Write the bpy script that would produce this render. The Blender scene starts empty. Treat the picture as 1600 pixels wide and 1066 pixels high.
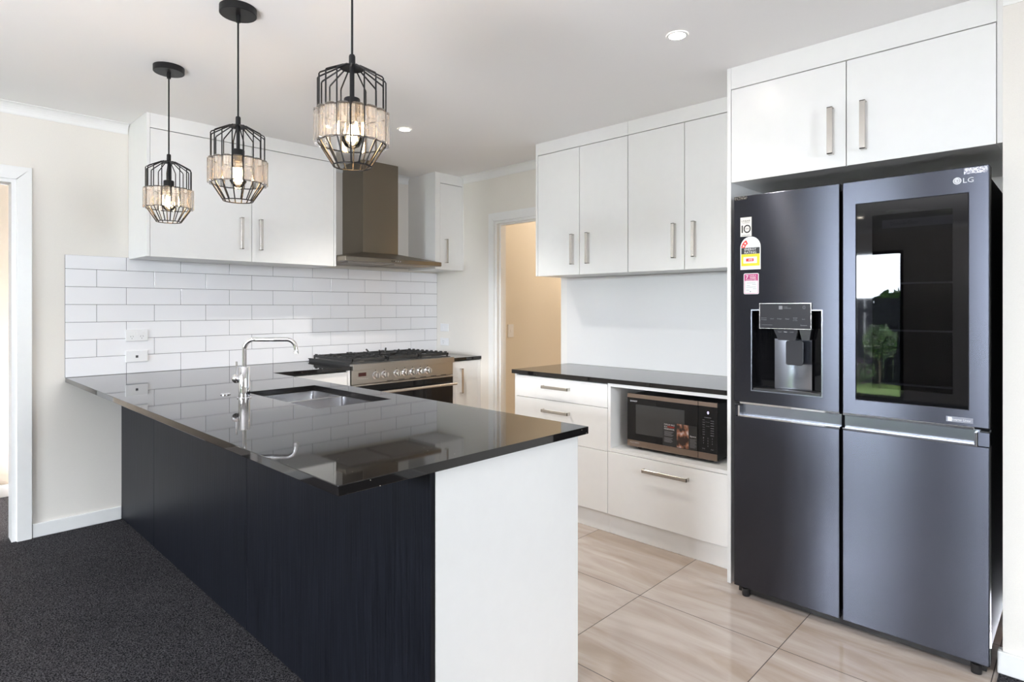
import bpy, bmesh, math, random
from mathutils import Vector, Matrix
C = bpy.context.scene
COL = C.collection
PI = math.pi
R = math.radians
random.seed(7)

# ------------------------------------------------------------------ camera
cam_d = bpy.data.cameras.new('camera'); cam = bpy.data.objects.new('camera', cam_d); COL.objects.link(cam)
cam.location = (0, 0, 1.2969)
cam.rotation_euler = (R(90), 0, -math.atan2(0.72095, 0.69299))
cam_d.sensor_width = 36; cam_d.lens = 36*939.25/1600; cam_d.shift_y = -52.75/1600
cam_d.clip_start = 0.02
C.camera = cam
C.view_settings.view_transform = 'Standard'; C.view_settings.look = 'None'
C.view_settings.gamma = 1; C.view_settings.use_curve_mapping = False
C.view_settings.exposure = 0.52
C.cycles.use_denoising = True
C.cycles.max_bounces = 14; C.cycles.diffuse_bounces = 8; C.cycles.glossy_bounces = 6
C.cycles.transmission_bounces = 12; C.cycles.transparent_max_bounces = 16
C.cycles.sample_clamp_indirect = 6.0
C.cycles.blur_glossy = 0.5

# ------------------------------------------------------------------ sky, sun, daylight through the windows
SKY = 64.0
w = bpy.data.worlds.new('sky'); C.world = w; w.use_nodes = True
bg = w.node_tree.nodes['Background']
bg.inputs[0].default_value = (0.86, 0.90, 1.0, 1); bg.inputs[1].default_value = SKY
sd = bpy.data.lights.new('sun', 'SUN'); sd.energy = 12; sd.angle = R(1); sd.color = (1, .95, .88)
so = bpy.data.objects.new('sun', sd); COL.objects.link(so)
so.rotation_euler = (0, R(38), R(20))           # high, from over the house towards the garden

X_L, Y_F = -4.5, -3.0            # living-room walls
def portal(loc, rot, sx, sy):
    d = bpy.data.lights.new('window_portal', 'AREA'); d.shape = 'RECTANGLE'; d.size = sx; d.size_y = sy
    d.cycles.is_portal = True
    o = bpy.data.objects.new('window_portal', d); COL.objects.link(o); o.location = loc; o.rotation_euler = rot
# openings: (wall, a0, a1, z0, z1)
WIN_L = [(1.87, 2.95, 0.0, 2.1), (0.1, 1.1, 1.1, 2.1)]
WIN_F = [(0.7, 1.4, 1.2, 2.05)]
for a0, a1, z0, z1 in WIN_L:
    portal((X_L-.12, (a0+a1)/2, (z0+z1)/2), (R(90), 0, R(-90)), a1-a0, z1-z0)
for a0, a1, z0, z1 in WIN_F:
    portal(((a0+a1)/2, Y_F-.12, (z0+z1)/2), (R(90), 0, 0), a1-a0, z1-z0)
bf = bpy.data.lights.new('added_ceiling_fill', 'SPOT'); bf.energy = 400; bf.spot_size = R(146); bf.spot_blend = .22; bf.shadow_soft_size = .8; bf.color = (.965, .955, 1)
bfo = bpy.data.objects.new('added_ceiling_fill', bf); COL.objects.link(bfo); bfo.location = (-1.35, .85, .35); bfo.rotation_euler = (R(180), 0, 0)   # added fill spot out of view, aimed up to brighten the ceiling

# ------------------------------------------------------------------ materials
def mat(name, col=(.8, .8, .8), rough=.5, metal=0, spec=.5, **k):
    m = bpy.data.materials.new(name); m.use_nodes = True
    b = m.node_tree.nodes['Principled BSDF']
    b.inputs['Base Color'].default_value = (*col, 1); b.inputs['Roughness'].default_value = rough
    b.inputs['Metallic'].default_value = metal; b.inputs['Specular IOR Level'].default_value = spec
    for kk, v in k.items():
        b.inputs[kk.replace('_', ' ')].default_value = v
    return m
def N(m, t, **k):
    n = m.node_tree.nodes.new(t)
    for a, v in k.items():
        if a.startswith('i_'): n.inputs[a[2:].replace('_', ' ')].default_value = v
        else: setattr(n, a, v)
    return n
def L(m, a, ao, b, bi): m.node_tree.links.new(a.outputs[ao], b.inputs[bi])
def P(m): return m.node_tree.nodes['Principled BSDF']
def noise_color(m, scale, c0, c1, vec_scale=(1, 1, 1), detail=4, p0=.35, p1=.65, coord='Object'):
    tc = N(m, 'ShaderNodeTexCoord'); mp = N(m, 'ShaderNodeMapping'); mp.inputs['Scale'].default_value = vec_scale
    n = N(m, 'ShaderNodeTexNoise', i_Scale=scale, i_Detail=detail)
    r = N(m, 'ShaderNodeValToRGB')
    r.color_ramp.elements[0].position = p0; r.color_ramp.elements[0].color = (*c0, 1)
    r.color_ramp.elements[1].position = p1; r.color_ramp.elements[1].color = (*c1, 1)
    L(m, tc, coord, mp, 'Vector'); L(m, mp, 'Vector', n, 'Vector'); L(m, n, 'Fac', r, 'Fac'); L(m, r, 'Color', P(m), 'Base Color')
    return tc, mp, n, r
def bump(m, src, out, strength, dist=.001):
    b = N(m, 'ShaderNodeBump', i_Strength=strength, i_Distance=dist)
    L(m, src, out, b, 'Height'); L(m, b, 'Normal', P(m), 'Normal')
def emis(name, col, s):
    m = mat(name, col); P(m).inputs['Emission Color'].default_value = (*col, 1); P(m).inputs['Emission Strength'].default_value = s
    return m
def aniso(m, a=.8, rot=0.0):
    t = N(m, 'ShaderNodeTangent', direction_type='UV_MAP'); t.uv_map = 'UVMap'
    L(m, t, 'Tangent', P(m), 'Tangent'); P(m).inputs['Anisotropic'].default_value = a
    P(m).inputs['Anisotropic Rotation'].default_value = rot
    return m

M = {}
M['wall'] = mat('warm_white_paint', (.80, .765, .71), .6)
tc, mp, n, r = noise_color(M['wall'], 300, (.79, .755, .70), (.81, .775, .72)); bump(M['wall'], n, 'Fac', .08)
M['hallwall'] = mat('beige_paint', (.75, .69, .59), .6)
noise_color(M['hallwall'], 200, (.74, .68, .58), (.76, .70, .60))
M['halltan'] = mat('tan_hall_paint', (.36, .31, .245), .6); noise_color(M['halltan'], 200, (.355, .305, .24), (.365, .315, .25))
M['ceiling'] = mat('ceiling_paint', (.86, .855, .85), .75)
noise_color(M['ceiling'], 250, (.855, .85, .845), (.865, .86, .855))
M['trim'] = mat('white_gloss_trim', (.84, .84, .83), .3)
noise_color(M['trim'], 30, (.835, .835, .825), (.845, .845, .835))
M['cab'] = mat('white_cabinet_board', (.83, .83, .82), .28)
noise_color(M['cab'], 20, (.825, .825, .815), (.835, .835, .825))
M['gap'] = mat('painted_gap_shade', (.035, .035, .035), .8)  # near-black: shade of the door gaps put into the colour
M['splash'] = mat('white_splash_panel', (.84, .85, .86), .15)
M['handle'] = aniso(mat('brushed_nickel', (.60, .57, .53), .26, 1), .5)
M['chrome'] = mat('chrome', (.88, .88, .90), .04, 1)
M['steel'] = aniso(mat('brushed_steel', (.46, .43, .39), .28, 1), .5)
M['hood'] = aniso(mat('hood_steel', (.27, .24, .20), .33, 1), .9, .25)
M['fridge'] = aniso(mat('dark_stainless', (.072, .076, .094), .265, 1), .97, .25)
M['fridgeside'] = mat('fridge_side_grey', (.02, .02, .023), .65, 0, .15)
M['plastic_black'] = mat('black_plastic', (.012, .012, .013), .35)
M['glass_black'] = mat('black_glass', (.006, .006, .007), .03, 0, .36)
M['gasket'] = mat('dark_gasket', (.01, .01, .01), .6)
M['iron'] = mat('cast_iron', (.02, .02, .02), .55)
tc, mp, n, r = noise_color(M['iron'], 220, (.016, .016, .016), (.03, .03, .03)); bump(M['iron'], n, 'Fac', .3)
M['pend'] = mat('black_powdercoat', (.008, .008, .009), .42, 0, .3)
M['plate'] = mat('white_switch_plastic', (.84, .84, .85), .25)
M['slot'] = mat('dark_slot', (.04, .04, .05), .5)
M['bronze'] = aniso(mat('bronze_steel', (.30, .23, .19), .3, 1), .6)
M['mwwin'] = mat('microwave_mesh_window', (.05, .05, .05), .25)
M['white_ink'] = mat('white_ink', (.75, .75, .78), .5)
M['grey_ink'] = mat('grey_ink', (.22, .22, .24), .5)
M['dim_ink'] = mat('dim_ink', (.10, .10, .11), .5)
M['dark_ink'] = mat('dark_ink', (.02, .02, .02), .5)
M['red_ink'] = mat('red_ink', (.75, .03, .02), .4)
M['yellow_ink'] = mat('yellow_ink', (.85, .62, .01), .4)
M['magenta_ink'] = mat('magenta_ink', (.42, .03, .16), .4)
M['sticker'] = mat('sticker_white', (.80, .80, .80), .4)
M['sticker_cream'] = mat('sticker_cream', (.70, .67, .63), .4)
M['lamp'] = emis('downlight_glow', (1, .90, .76), 60)
M['led'] = emis('display_glow', (.7, .65, 1), 1.6)
M['clock'] = mat('clock_window', (.06, .012, .01), .1)

# bulb glow
M['bulb'] = emis('warm_bulb', (1, .70, .38), 150)
M['filament'] = emis('filament', (1, .6, .2), 60)
m = bpy.data.materials.new('bulb_glass'); m.use_nodes = True; nt = m.node_tree; nt.nodes.clear()
out = N(m, 'ShaderNodeOutputMaterial'); t = N(m, 'ShaderNodeBsdfTransparent'); g = N(m, 'ShaderNodeBsdfGlossy', i_Roughness=.03)
t.inputs[0].default_value = (1, .93, .8, 1)
f = N(m, 'ShaderNodeFresnel', i_IOR=1.45); mx = N(m, 'ShaderNodeMixShader')
L(m, f, 0, mx, 0); L(m, t, 0, mx, 1); L(m, g, 0, mx, 2); L(m, mx, 0, out, 0); M['bulbglass'] = m
# crystal: clear glass with a little plain see-through so lamp light passes
m = bpy.data.materials.new('crystal_glass'); m.use_nodes = True; nt = m.node_tree; nt.nodes.clear()
out = N(m, 'ShaderNodeOutputMaterial'); t = N(m, 'ShaderNodeBsdfTransparent'); g = N(m, 'ShaderNodeBsdfGlass', i_IOR=1.5, i_Roughness=.02)
g.inputs['Color'].default_value = (1, 1, 1, 1)
mx = N(m, 'ShaderNodeMixShader'); mx.inputs[0].default_value = .72
L(m, t, 0, mx, 1); L(m, g, 0, mx, 2)
tr = N(m, 'ShaderNodeBsdfTranslucent'); tr.inputs[0].default_value = (.98, .98, .98, 1)
mx2 = N(m, 'ShaderNodeMixShader'); mx2.inputs[0].default_value = .07
L(m, mx, 0, mx2, 1); L(m, tr, 0, mx2, 2)
L(m, mx2, 0, out, 0); M['crystal'] = m
# window pane / tinted fridge window
def pane_mat(name, tint, ior=1.45):
    m = bpy.data.materials.new(name); m.use_nodes = True; m.node_tree.nodes.clear()
    out = N(m, 'ShaderNodeOutputMaterial'); t = N(m, 'ShaderNodeBsdfTransparent'); g = N(m, 'ShaderNodeBsdfGlossy', i_Roughness=.01)
    t.inputs[0].default_value = (*tint, 1); f = N(m, 'ShaderNodeFresnel', i_IOR=ior); mx = N(m, 'ShaderNodeMixShader')
    L(m, f, 0, mx, 0); L(m, t, 0, mx, 1); L(m, g, 0, mx, 2); L(m, mx, 0, out, 0); return m
M['pane'] = pane_mat('window_pane', (.96, .98, .97))
M['tinted'] = pane_mat('tinted_glass', (.32, .32, .34), 1.36)

# stone worktop: black with fine sparkle
m = mat('black_sparkle_stone', (.010, .009, .009), .035, 0, .55)
tc = N(m, 'ShaderNodeTexCoord'); v = N(m, 'ShaderNodeTexVoronoi', i_Scale=75); L(m, tc, 'Object', v, 'Vector')
sp = N(m, 'ShaderNodeSeparateColor'); L(m, v, 'Color', sp, 0)
lt = N(m, 'ShaderNodeMath', operation='LESS_THAN'); lt.inputs[1].default_value = .11; L(m, v, 'Distance', lt, 0)
gt = N(m, 'ShaderNodeMath', operation='GREATER_THAN'); gt.inputs[1].default_value = .93; L(m, sp, 0, gt, 0)
mu = N(m, 'ShaderNodeMath', operation='MULTIPLY'); L(m, lt, 0, mu, 0); L(m, gt, 0, mu, 1)
mx = N(m, 'ShaderNodeMix', data_type='RGBA'); mx.inputs[6].default_value = (.010, .009, .009, 1); mx.inputs[7].default_value = (.75, .68, .55, 1)
L(m, mu, 0, mx, 0); L(m, mx, 2, P(m), 'Base Color'); M['stone'] = m

# dark woodgrain laminate (vertical grain)
m = mat('dark_woodgrain', (.012, .013, .018), .42, 0, .18)
tc, mp, n, r = noise_color(m, 12, (.003, .0034, .0055), (.010, .0112, .0165), (12, 12, .35), 8, .3, .7)
bump(m, n, 'Fac', .5, .001); M['wood'] = m

# carpet
m = mat('charcoal_carpet', (.03, .03, .033), .95, 0, .1)
tc, mp, n, r = noise_color(m, 190, (.004, .004, .005), (.100, .095, .103), (1, 1, 1), 3, .38, .68)
n2 = N(m, 'ShaderNodeTexNoise', i_Scale=2.2, i_Detail=3); L(m, tc, 'Object', n2, 'Vector')
mr = N(m, 'ShaderNodeMapRange', i_From_Min=.3, i_From_Max=.7, i_To_Min=.88, i_To_Max=1.12); L(m, n2, 'Fac', mr, 'Value')
mv = N(m, 'ShaderNodeMix', data_type='RGBA', blend_type='MULTIPLY'); mv.inputs[0].default_value = 1
L(m, r, 'Color', mv, 6); L(m, mr, 0, mv, 7); L(m, mv, 2, P(m), 'Base Color')
bump(m, n, 'Fac', .9, .006); M['carpet'] = m

# floor tile: polished, veined along Y, 606 mm grid
m = mat('polished_stone_tile', (.6, .5, .42), .09, 0, .5)
tc = N(m, 'ShaderNodeTexCoord'); sx = N(m, 'ShaderNodeSeparateXYZ'); L(m, tc, 'Object', sx, 0)
def mth(op, a, b=None, v=None):
    q = N(m, 'ShaderNodeMath', operation=op); m.node_tree.links.new(a, q.inputs[0])
    if b is not None: m.node_tree.links.new(b, q.inputs[1])
    if v is not None: q.inputs[1].default_value = v
    return q.outputs[0]
cells = []; lines = []
for o, off in ((sx.outputs[0], 2.338), (sx.outputs[1], .841)):
    a = mth('DIVIDE', mth('SUBTRACT', o, v=off-6.06*2), v=.6065)
    cells.append(mth('FLOOR', a)); fr = mth('FRACT', a)
    lines.append(mth('LESS_THAN', fr, v=.0056))
grout = mth('MAXIMUM', lines[0], lines[1])
cv = N(m, 'ShaderNodeCombineXYZ'); m.node_tree.links.new(cells[0], cv.inputs[0]); m.node_tree.links.new(cells[1], cv.inputs[1])
wn = N(m, 'ShaderNodeTexWhiteNoise', noise_dimensions='3D'); L(m, cv, 0, wn, 'Vector')
sc_ = N(m, 'ShaderNodeVectorMath', operation='SCALE'); sc_.inputs['Scale'].default_value = 9; L(m, wn, 'Color', sc_, 0)
ad = N(m, 'ShaderNodeVectorMath', operation='ADD'); L(m, tc, 'Object', ad, 0); L(m, sc_, 0, ad, 1)
mp = N(m, 'ShaderNodeMapping'); mp.inputs['Scale'].default_value = (5.5, 1.15, 1); mp.inputs['Rotation'].default_value = (0, 0, R(9)); L(m, ad, 0, mp, 0)
nz = N(m, 'ShaderNodeTexNoise', i_Scale=1.3, i_Detail=6, i_Roughness=.55, i_Distortion=.8); L(m, mp, 0, nz, 'Vector')
rp = N(m, 'ShaderNodeValToRGB'); e = rp.color_ramp.elements
e[0].position = .28; e[0].color = (.35, .275, .225, 1); e[1].position = .50; e[1].color = (.47, .395, .345, 1)
q = e.new(.40); q.color = (.41, .33, .27, 1); q = e.new(.66); q.color = (.555, .49, .445, 1)
L(m, nz, 'Fac', rp, 0)
mx = N(m, 'ShaderNodeMix', data_type='RGBA'); m.node_tree.links.new(grout, mx.inputs[0]); L(m, rp, 'Color', mx, 6)
mx.inputs[7].default_value = (.06, .045, .04, 1); L(m, mx, 2, P(m), 'Base Color')
rm = mth('MULTIPLY', grout, v=.6); rm = mth('ADD', rm, v=.045); m.node_tree.links.new(rm, P(m).inputs['Roughness'])
M['floortile'] = m
# garden
M['lawn'] = mat('lawn', (.1, .16, .03), .9); noise_color(M['lawn'], 25, (.05, .10, .015), (.16, .22, .05))
M['leaf'] = mat('leaf_green', (.05, .11, .03), .6); noise_color(M['leaf'], 6, (.02, .05, .015), (.09, .16, .05))
M['leafpale'] = mat('pale_flower', (.75, .78, .7), .6)
M['purple'] = mat('purple_flower', (.35, .08, .4), .6)
M['bark'] = mat('bark', (.25, .2, .16), .8)
M['fence'] = mat('dark_fence_boards', (.005, .006, .01), .7, 0, .15); noise_color(M['fence'], 10, (.004, .005, .008), (.009, .010, .014), (8, 8, .4))

# ------------------------------------------------------------------ mesh helpers
def wloc(o):
    v = Vector((0, 0, 0))
    while o is not None:
        v += o.location; o = o.parent
    return v
class MB:
    def __init__(s): s.bm = bmesh.new()
    def box(s, x0, x1, y0, y1, z0, z1, bev=0, seg=1):
        x0, x1 = sorted((x0, x1)); y0, y1 = sorted((y0, y1)); z0, z1 = sorted((z0, z1))
        vs = [s.bm.verts.new((x, y, z)) for z in (z0, z1) for x, y in ((x0, y0), (x1, y0), (x1, y1), (x0, y1))]
        fs = [s.bm.faces.new([vs[i] for i in q]) for q in ((3, 2, 1, 0), (4, 5, 6, 7), (0, 1, 5, 4), (1, 2, 6, 5), (2, 3, 7, 6), (3, 0, 4, 7))]
        if bev:
            es = list({e for f in fs for e in f.edges})
            bmesh.ops.bevel(s.bm, geom=es, offset=bev, segments=seg, affect='EDGES', profile=.5)
        return s
    def tube(s, path, r, seg=8, closed=False, caps=True):
        path = [Vector(p) for p in path]; n = len(path); rings = []
        rr = r if isinstance(r, (list, tuple)) else [r]*n
        up = None
        for i, p in enumerate(path):
            if closed: d = (path[(i+1) % n]-path[i-1]).normalized()
            else: d = (path[min(i+1, n-1)]-path[max(i-1, 0)]).normalized()
            if up is None:
                up = Vector((0, 0, 1)) if abs(d.z) < .9 else Vector((1, 0, 0))
            a = d.cross(up).normalized(); b = a.cross(d).normalized(); up = b
            rings.append([s.bm.verts.new(p+rr[i]*(math.cos(t)*a+math.sin(t)*b)) for t in [2*PI*k/seg for k in range(seg)]])
        m_ = n if closed else n-1
        for i in range(m_):
            A, B = rings[i], rings[(i+1) % n]
            for k in range(seg): s.bm.faces.new((A[k], A[(k+1) % seg], B[(k+1) % seg], B[k]))
        if caps and not closed:
            s.bm.faces.new(rings[0][::-1]); s.bm.faces.new(rings[-1])
        return s
    def lathe(s, prof, c, axis=(0, 0, 1), seg=32, caps=True):
        ax = Vector(axis).normalized(); u = ax.orthogonal().normalized(); v = ax.cross(u); c = Vector(c); rings = []
        for rr, h in prof:
            if rr < 1e-6: rings.append([s.bm.verts.new(c+ax*h)])
            else: rings.append([s.bm.verts.new(c+ax*h+rr*(math.cos(t)*u+math.sin(t)*v)) for t in [2*PI*k/seg for k in range(seg)]])
        for A, B in zip(rings, rings[1:]):
            for k in range(seg):
                k2 = (k+1) % seg
                if len(A) == 1 and len(B) == 1: continue
                if len(A) == 1: s.bm.faces.new((A[0], B[k2], B[k]))
                elif len(B) == 1: s.bm.faces.new((A[k], A[k2], B[0]))
                else: s.bm.faces.new((A[k], A[k2], B[k2], B[k]))
        if caps:
            if len(rings[0]) > 2: s.bm.faces.new(rings[0][::-1])
            if len(rings[-1]) > 2: s.bm.faces.new(rings[-1])
        return s
    def prism(s, pts, d):           # closed planar polygon extruded along d
        a = [s.bm.verts.new(p) for p in pts]; d = Vector(d); b = [s.bm.verts.new(Vector(p)+d) for p in pts]
        s.bm.faces.new(a[::-1]); s.bm.faces.new(b); n = len(a)
        for i in range(n): s.bm.faces.new((a[i], a[(i+1) % n], b[(i+1) % n], b[i]))
        return s
    def hexa(s, lo, hi):            # 4 bottom + 4 top points
        vs = [s.bm.verts.new(p) for p in list(lo)+list(hi)]
        for q in ((3, 2, 1, 0), (4, 5, 6, 7), (0, 1, 5, 4), (1, 2, 6, 5), (2, 3, 7, 6), (3, 0, 4, 7)): s.bm.faces.new([vs[i] for i in q])
        return s
    def grid(s, axis, us, vs, filled, w0, w1, bev=0):   # slab with rectangular holes; axis = thickness axis
        def pt(u, v, w_): return {'z': (u, v, w_), 'x': (w_, u, v), 'y': (u, w_, v)}[axis]
        V = {}
        def g(i, j, k):
            if (i, j, k) not in V: V[(i, j, k)] = s.bm.verts.new(pt(us[i], vs[j], (w0, w1)[k]))
            return V[(i, j, k)]
        F = {(i, j) for i in range(len(us)-1) for j in range(len(vs)-1) if filled(i, j)}
        fs = []
        for i, j in F:
            for k in (0, 1): fs.append(s.bm.faces.new([g(i, j, k), g(i+1, j, k), g(i+1, j+1, k), g(i, j+1, k)]))
            for di, dj, a, b in ((-1, 0, (i, j), (i, j+1)), (1, 0, (i+1, j), (i+1, j+1)), (0, -1, (i, j), (i+1, j)), (0, 1, (i, j+1), (i+1, j+1))):
                if (i+di, j+dj) not in F: fs.append(s.bm.faces.new([g(*a, 0), g(*b, 0), g(*b, 1), g(*a, 1)]))
        bmesh.ops.recalc_face_normals(s.bm, faces=fs)
        if bev:
            es = [e for e in {e for f in fs for e in f.edges} if len(e.link_faces) == 2 and e.calc_face_angle(0) > 1]
            bmesh.ops.bevel(s.bm, geom=es, offset=bev, segments=2, affect='EDGES', profile=.5)
        return s
    def quad(s, pts): s.bm.faces.new([s.bm.verts.new(p) for p in pts]); return s
    def build(s, name, m, parent=None, smooth=False, recalc=True):
        bm = s.bm
        if recalc: bmesh.ops.recalc_face_normals(bm, faces=bm.faces[:])
        off = wloc(parent)
        uv = bm.loops.layers.uv.new('UVMap')
        for f in bm.faces:
            n = f.normal; ax = max(range(3), key=lambda i: abs(n[i]))
            for l in f.loops:
                c = l.vert.co; l[uv].uv = ((c.y, c.z), (c.x, c.z), (c.x, c.y))[ax]
            f.smooth = smooth
        if off.length: bmesh.ops.translate(bm, verts=bm.verts[:], vec=-off)
        me = bpy.data.meshes.new(name); bm.to_mesh(me); bm.free()
        if smooth: me.set_sharp_from_angle(angle=R(40))
        me.materials.append(M[m] if isinstance(m, str) else m)
        o = bpy.data.objects.new(name, me); COL.objects.link(o); o.parent = parent
        return o
def B(*a, **k): return MB().box(*a, **k)
def thing(name, label, cat, loc=(0, 0, 0), group=None, kind=None):
    o = bpy.data.objects.new(name, None); COL.objects.link(o); o.location = loc; o.empty_display_size = .05
    return tag(o, label, cat, group, kind)
def tag(o, label, cat, group=None, kind=None):
    o['label'] = label; o['category'] = cat
    if group: o['group'] = group
    if kind: o['kind'] = kind
    return o
def struct(o, label=None):
    o['kind'] = 'structure'
    if label: o['label'] = label
    return o
def dup(o, loc=None, parent=None, label=None):
    c = o.copy(); COL.objects.link(c)
    if parent is not None: c.parent = parent
    if loc is not None: c.location = loc
    if label: c['label'] = label
    for ch in [x for x in bpy.data.objects if x.parent == o]: dup(ch, None, c)
    return c
FACE = {'-X': (Vector((0, -1, 0)), Vector((0, 0, 1)), Vector((-1, 0, 0))),
        '-Y': (Vector((1, 0, 0)), Vector((0, 0, 1)), Vector((0, -1, 0)))}
def text(s_, centre, width, height, face, m, parent, name='lettering'):
    cu = bpy.data.curves.new(name, 'FONT'); cu.body = s_; cu.size = 1; cu.align_x = 'CENTER'; cu.align_y = 'CENTER'; cu.resolution_u = 2
    o = bpy.data.objects.new(name, cu); COL.objects.link(o)
    dg = bpy.context.evaluated_depsgraph_get(); dg.update()
    me = bpy.data.meshes.new_from_object(o.evaluated_get(dg)); bpy.data.objects.remove(o); me.name = name
    xs = [v.co.x for v in me.vertices]; ys = [v.co.y for v in me.vertices]
    if not xs: return None
    sx_ = width/(max(xs)-min(xs)); sy_ = height/(max(ys)-min(ys)); cx = (max(xs)+min(xs))/2; cy = (max(ys)+min(ys))/2
    r_, u_, n_ = FACE[face]; c = Vector(centre)-wloc(parent)
    for v in me.vertices: v.co = c+r_*((v.co.x-cx)*sx_)+u_*((v.co.y-cy)*sy_)+n_*.0004
    me.materials.clear(); me.materials.append(M[m])
    o = bpy.data.objects.new(name, me); COL.objects.link(o); o.parent = parent
    return o
def patch(mb, face, a0, a1, z0, z1, w_, t=.0006):   # thin plate on a face; w_ = plane coordinate
    if face == '-X': mb.box(w_-t, w_, a0, a1, z0, z1)
    else: mb.box(a0, a1, w_-t, w_, z0, z1)
    return mb
def handle(face, plane, a, z0, z1, parent, a1=None, w_=.019, dep=.03, th=.0045):
    """D handle. vertical: centred on a from z0 to z1. horizontal when a1 given: a..a1 at height z0."""
    mb = MB()
    def bx(p0, p1, d0, d1, zz0, zz1, bev=.0008):
        if face == '-X': mb.box(plane-d1, plane-d0, p0, p1, zz0, zz1, bev)
        else: mb.box(p0, p1, plane-d1, plane-d0, zz0, zz1, bev)
    if a1 is None:
        bx(a-w_/2, a+w_/2, dep-th, dep, z0, z1)
        for q in (z0, z1-th): bx(a-w_/2, a+w_/2, 0, dep, q, q+th)
    else:
        lo, hi = sorted((a, a1))
        bx(lo, hi, dep-th, dep, z0-w_/2, z0+w_/2)
        for q in (lo, hi-th): bx(q, q+th, 0, dep, z0-w_/2, z0+w_/2)
    return mb.build('handle', 'handle', parent)

CEIL = 2.42; YB = 4.274; XR = 3.459; BZ = .8892; BT = .864
# ================================================================== THE ROOM
us = [X_L-.1, -.42, .495, XR+.1]
struct(MB().grid('y', us, [0, 2.003, CEIL], lambda i, j: not (i == 1 and j == 0), YB, YB+.11).build('wall_back', 'wall'))
struct(MB().grid('x', [.12, 2.80, 3.514, YB], [0, 2.0, CEIL], lambda i, j: not (i == 1 and j == 0), XR, XR+.1).build('wall_right', 'wall'))
struct(B(2.735, XR, .10, .222, 0, CEIL).box(2.735, 2.84, Y_F, .10, 0, CEIL).build('wall_nib', 'wall'))
def wallwin(name, axis, lo, hi, wins, w0, w1):
    us = [lo]; vs = sorted({0, CEIL, *[z for q in wins for z in q[2:]]})
    for q in sorted(wins): us += [q[0], q[1]]
    us.append(hi)
    def fil(i, j):
        um = (us[i]+us[i+1])/2; vm = (vs[j]+vs[j+1])/2
        return not any(q[0] < um < q[1] and q[2] < vm < q[3] for q in wins)
    return struct(MB().grid(axis, us, vs, fil, w0, w1).build(name, 'wall'))
wallwin('wall_left', 'x', Y_F, YB, WIN_L, X_L-.1, X_L)
wallwin('wall_front', 'y', X_L-.1, 2.84, WIN_F, Y_F-.1, Y_F)
struct(B(X_L-.1, 6.2, Y_F-.1, 5.45, CEIL, CEIL+.1).build('ceiling', 'ceiling'))
TX0, TY0 = 1.0, .232
struct(B(TX0, 6.2, TY0, YB+.11, -.06, 0).build('floor', 'floortile'))
cp = B(X_L-.1, TX0, Y_F-.1, 5.45, -.06, .004).box(TX0, 2.9, Y_F-.1, TY0, -.06, .004).build('floor_carpet', 'carpet'); struct(cp)
# hall behind the left opening, pantry behind the right opening
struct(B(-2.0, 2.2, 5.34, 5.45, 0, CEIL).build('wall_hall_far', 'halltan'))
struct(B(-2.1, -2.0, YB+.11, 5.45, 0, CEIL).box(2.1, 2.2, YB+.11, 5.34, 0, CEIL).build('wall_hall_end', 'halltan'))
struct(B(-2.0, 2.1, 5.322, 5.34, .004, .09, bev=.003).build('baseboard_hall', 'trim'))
struct(B(XR+.1, 6.1, 3.65, 3.76, 0, CEIL).build('wall_pantry_back', 'hallwall'))
struct(B(6.0, 6.1, 1.5, 3.65, 0, CEIL).build('wall_pantry_side', 'hallwall'))
struct(B(XR+.1, 6.1, 1.4, 1.5, 0, CEIL).build('wall_pantry_front', 'hallwall'))
struct(B(XR+.1, XR+.11, 3.514, 3.65, 0, CEIL).box(XR+.1, XR+.11, 1.5, 2.8, 0, CEIL).build('wall_pantry_inner', 'hallwall'))
struct(B(XR+.1, 6.0, 3.636, 3.65, 0, .09, bev=.003).build('baseboard_pantry', 'trim'))

def architrave(name, axis, a0, a1, top, w_, d, wd=.066, th=.018):
    """mitred frame round an opening; axis 'y': wall plane y=w_, opening x a0..a1; d = outward sign"""
    def P3(a, z, e): return (a, w_+e*d, z) if axis == 'y' else (w_+e*d, a, z)
    mb = MB()
    for pts in ([(a0-wd, 0), (a0, 0), (a0, top), (a0-wd, top+wd)], [(a1, 0), (a1+wd, 0), (a1+wd, top+wd), (a1, top)], [(a0, top), (a1, top), (a1+wd, top+wd), (a0-wd, top+wd)]):
        lo = [P3(a, z, 0) for a, z in pts]; c = (sum(p[0] for p in pts)/4, sum(p[1] for p in pts)/4)
        hi = [P3(a+(c[0]-a)*(.10 if abs(c[0]-a) < .1 else .004), z, th) for a, z in pts]
        mb.hexa(lo, hi)
    return struct(mb.build(name, 'trim'))
architrave('trim_1', 'y', -.42, .495, 2.003, YB, -1, .07)
architrave('trim_2', 'x', 2.80, 3.514, 2.0, XR, -1)
# jamb linings with stops
struct(B(.475, .495, YB-.002, YB+.112, 0, 2.003).box(-.42, -.40, YB-.002, YB+.112, 0, 2.003).box(-.40, .475, YB-.002, YB+.112, 1.983, 2.003).build('door_frame_1', 'trim'))
struct(B(XR-.002, XR+.102, 3.494, 3.514, 0, 2.0).box(XR-.002, XR+.102, 2.80, 2.82, 0, 2.0).box(XR-.002, XR+.102, 2.82, 3.494, 1.98, 2.0)
       .box(XR+.03, XR+.06, 3.482, 3.494, 0, 1.98).box(XR+.03, XR+.06, 2.82, 2.832, 0, 1.98).box(XR+.03, XR+.06, 2.832, 3.482, 1.968, 1.98).build('door_frame_2', 'trim'))
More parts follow.
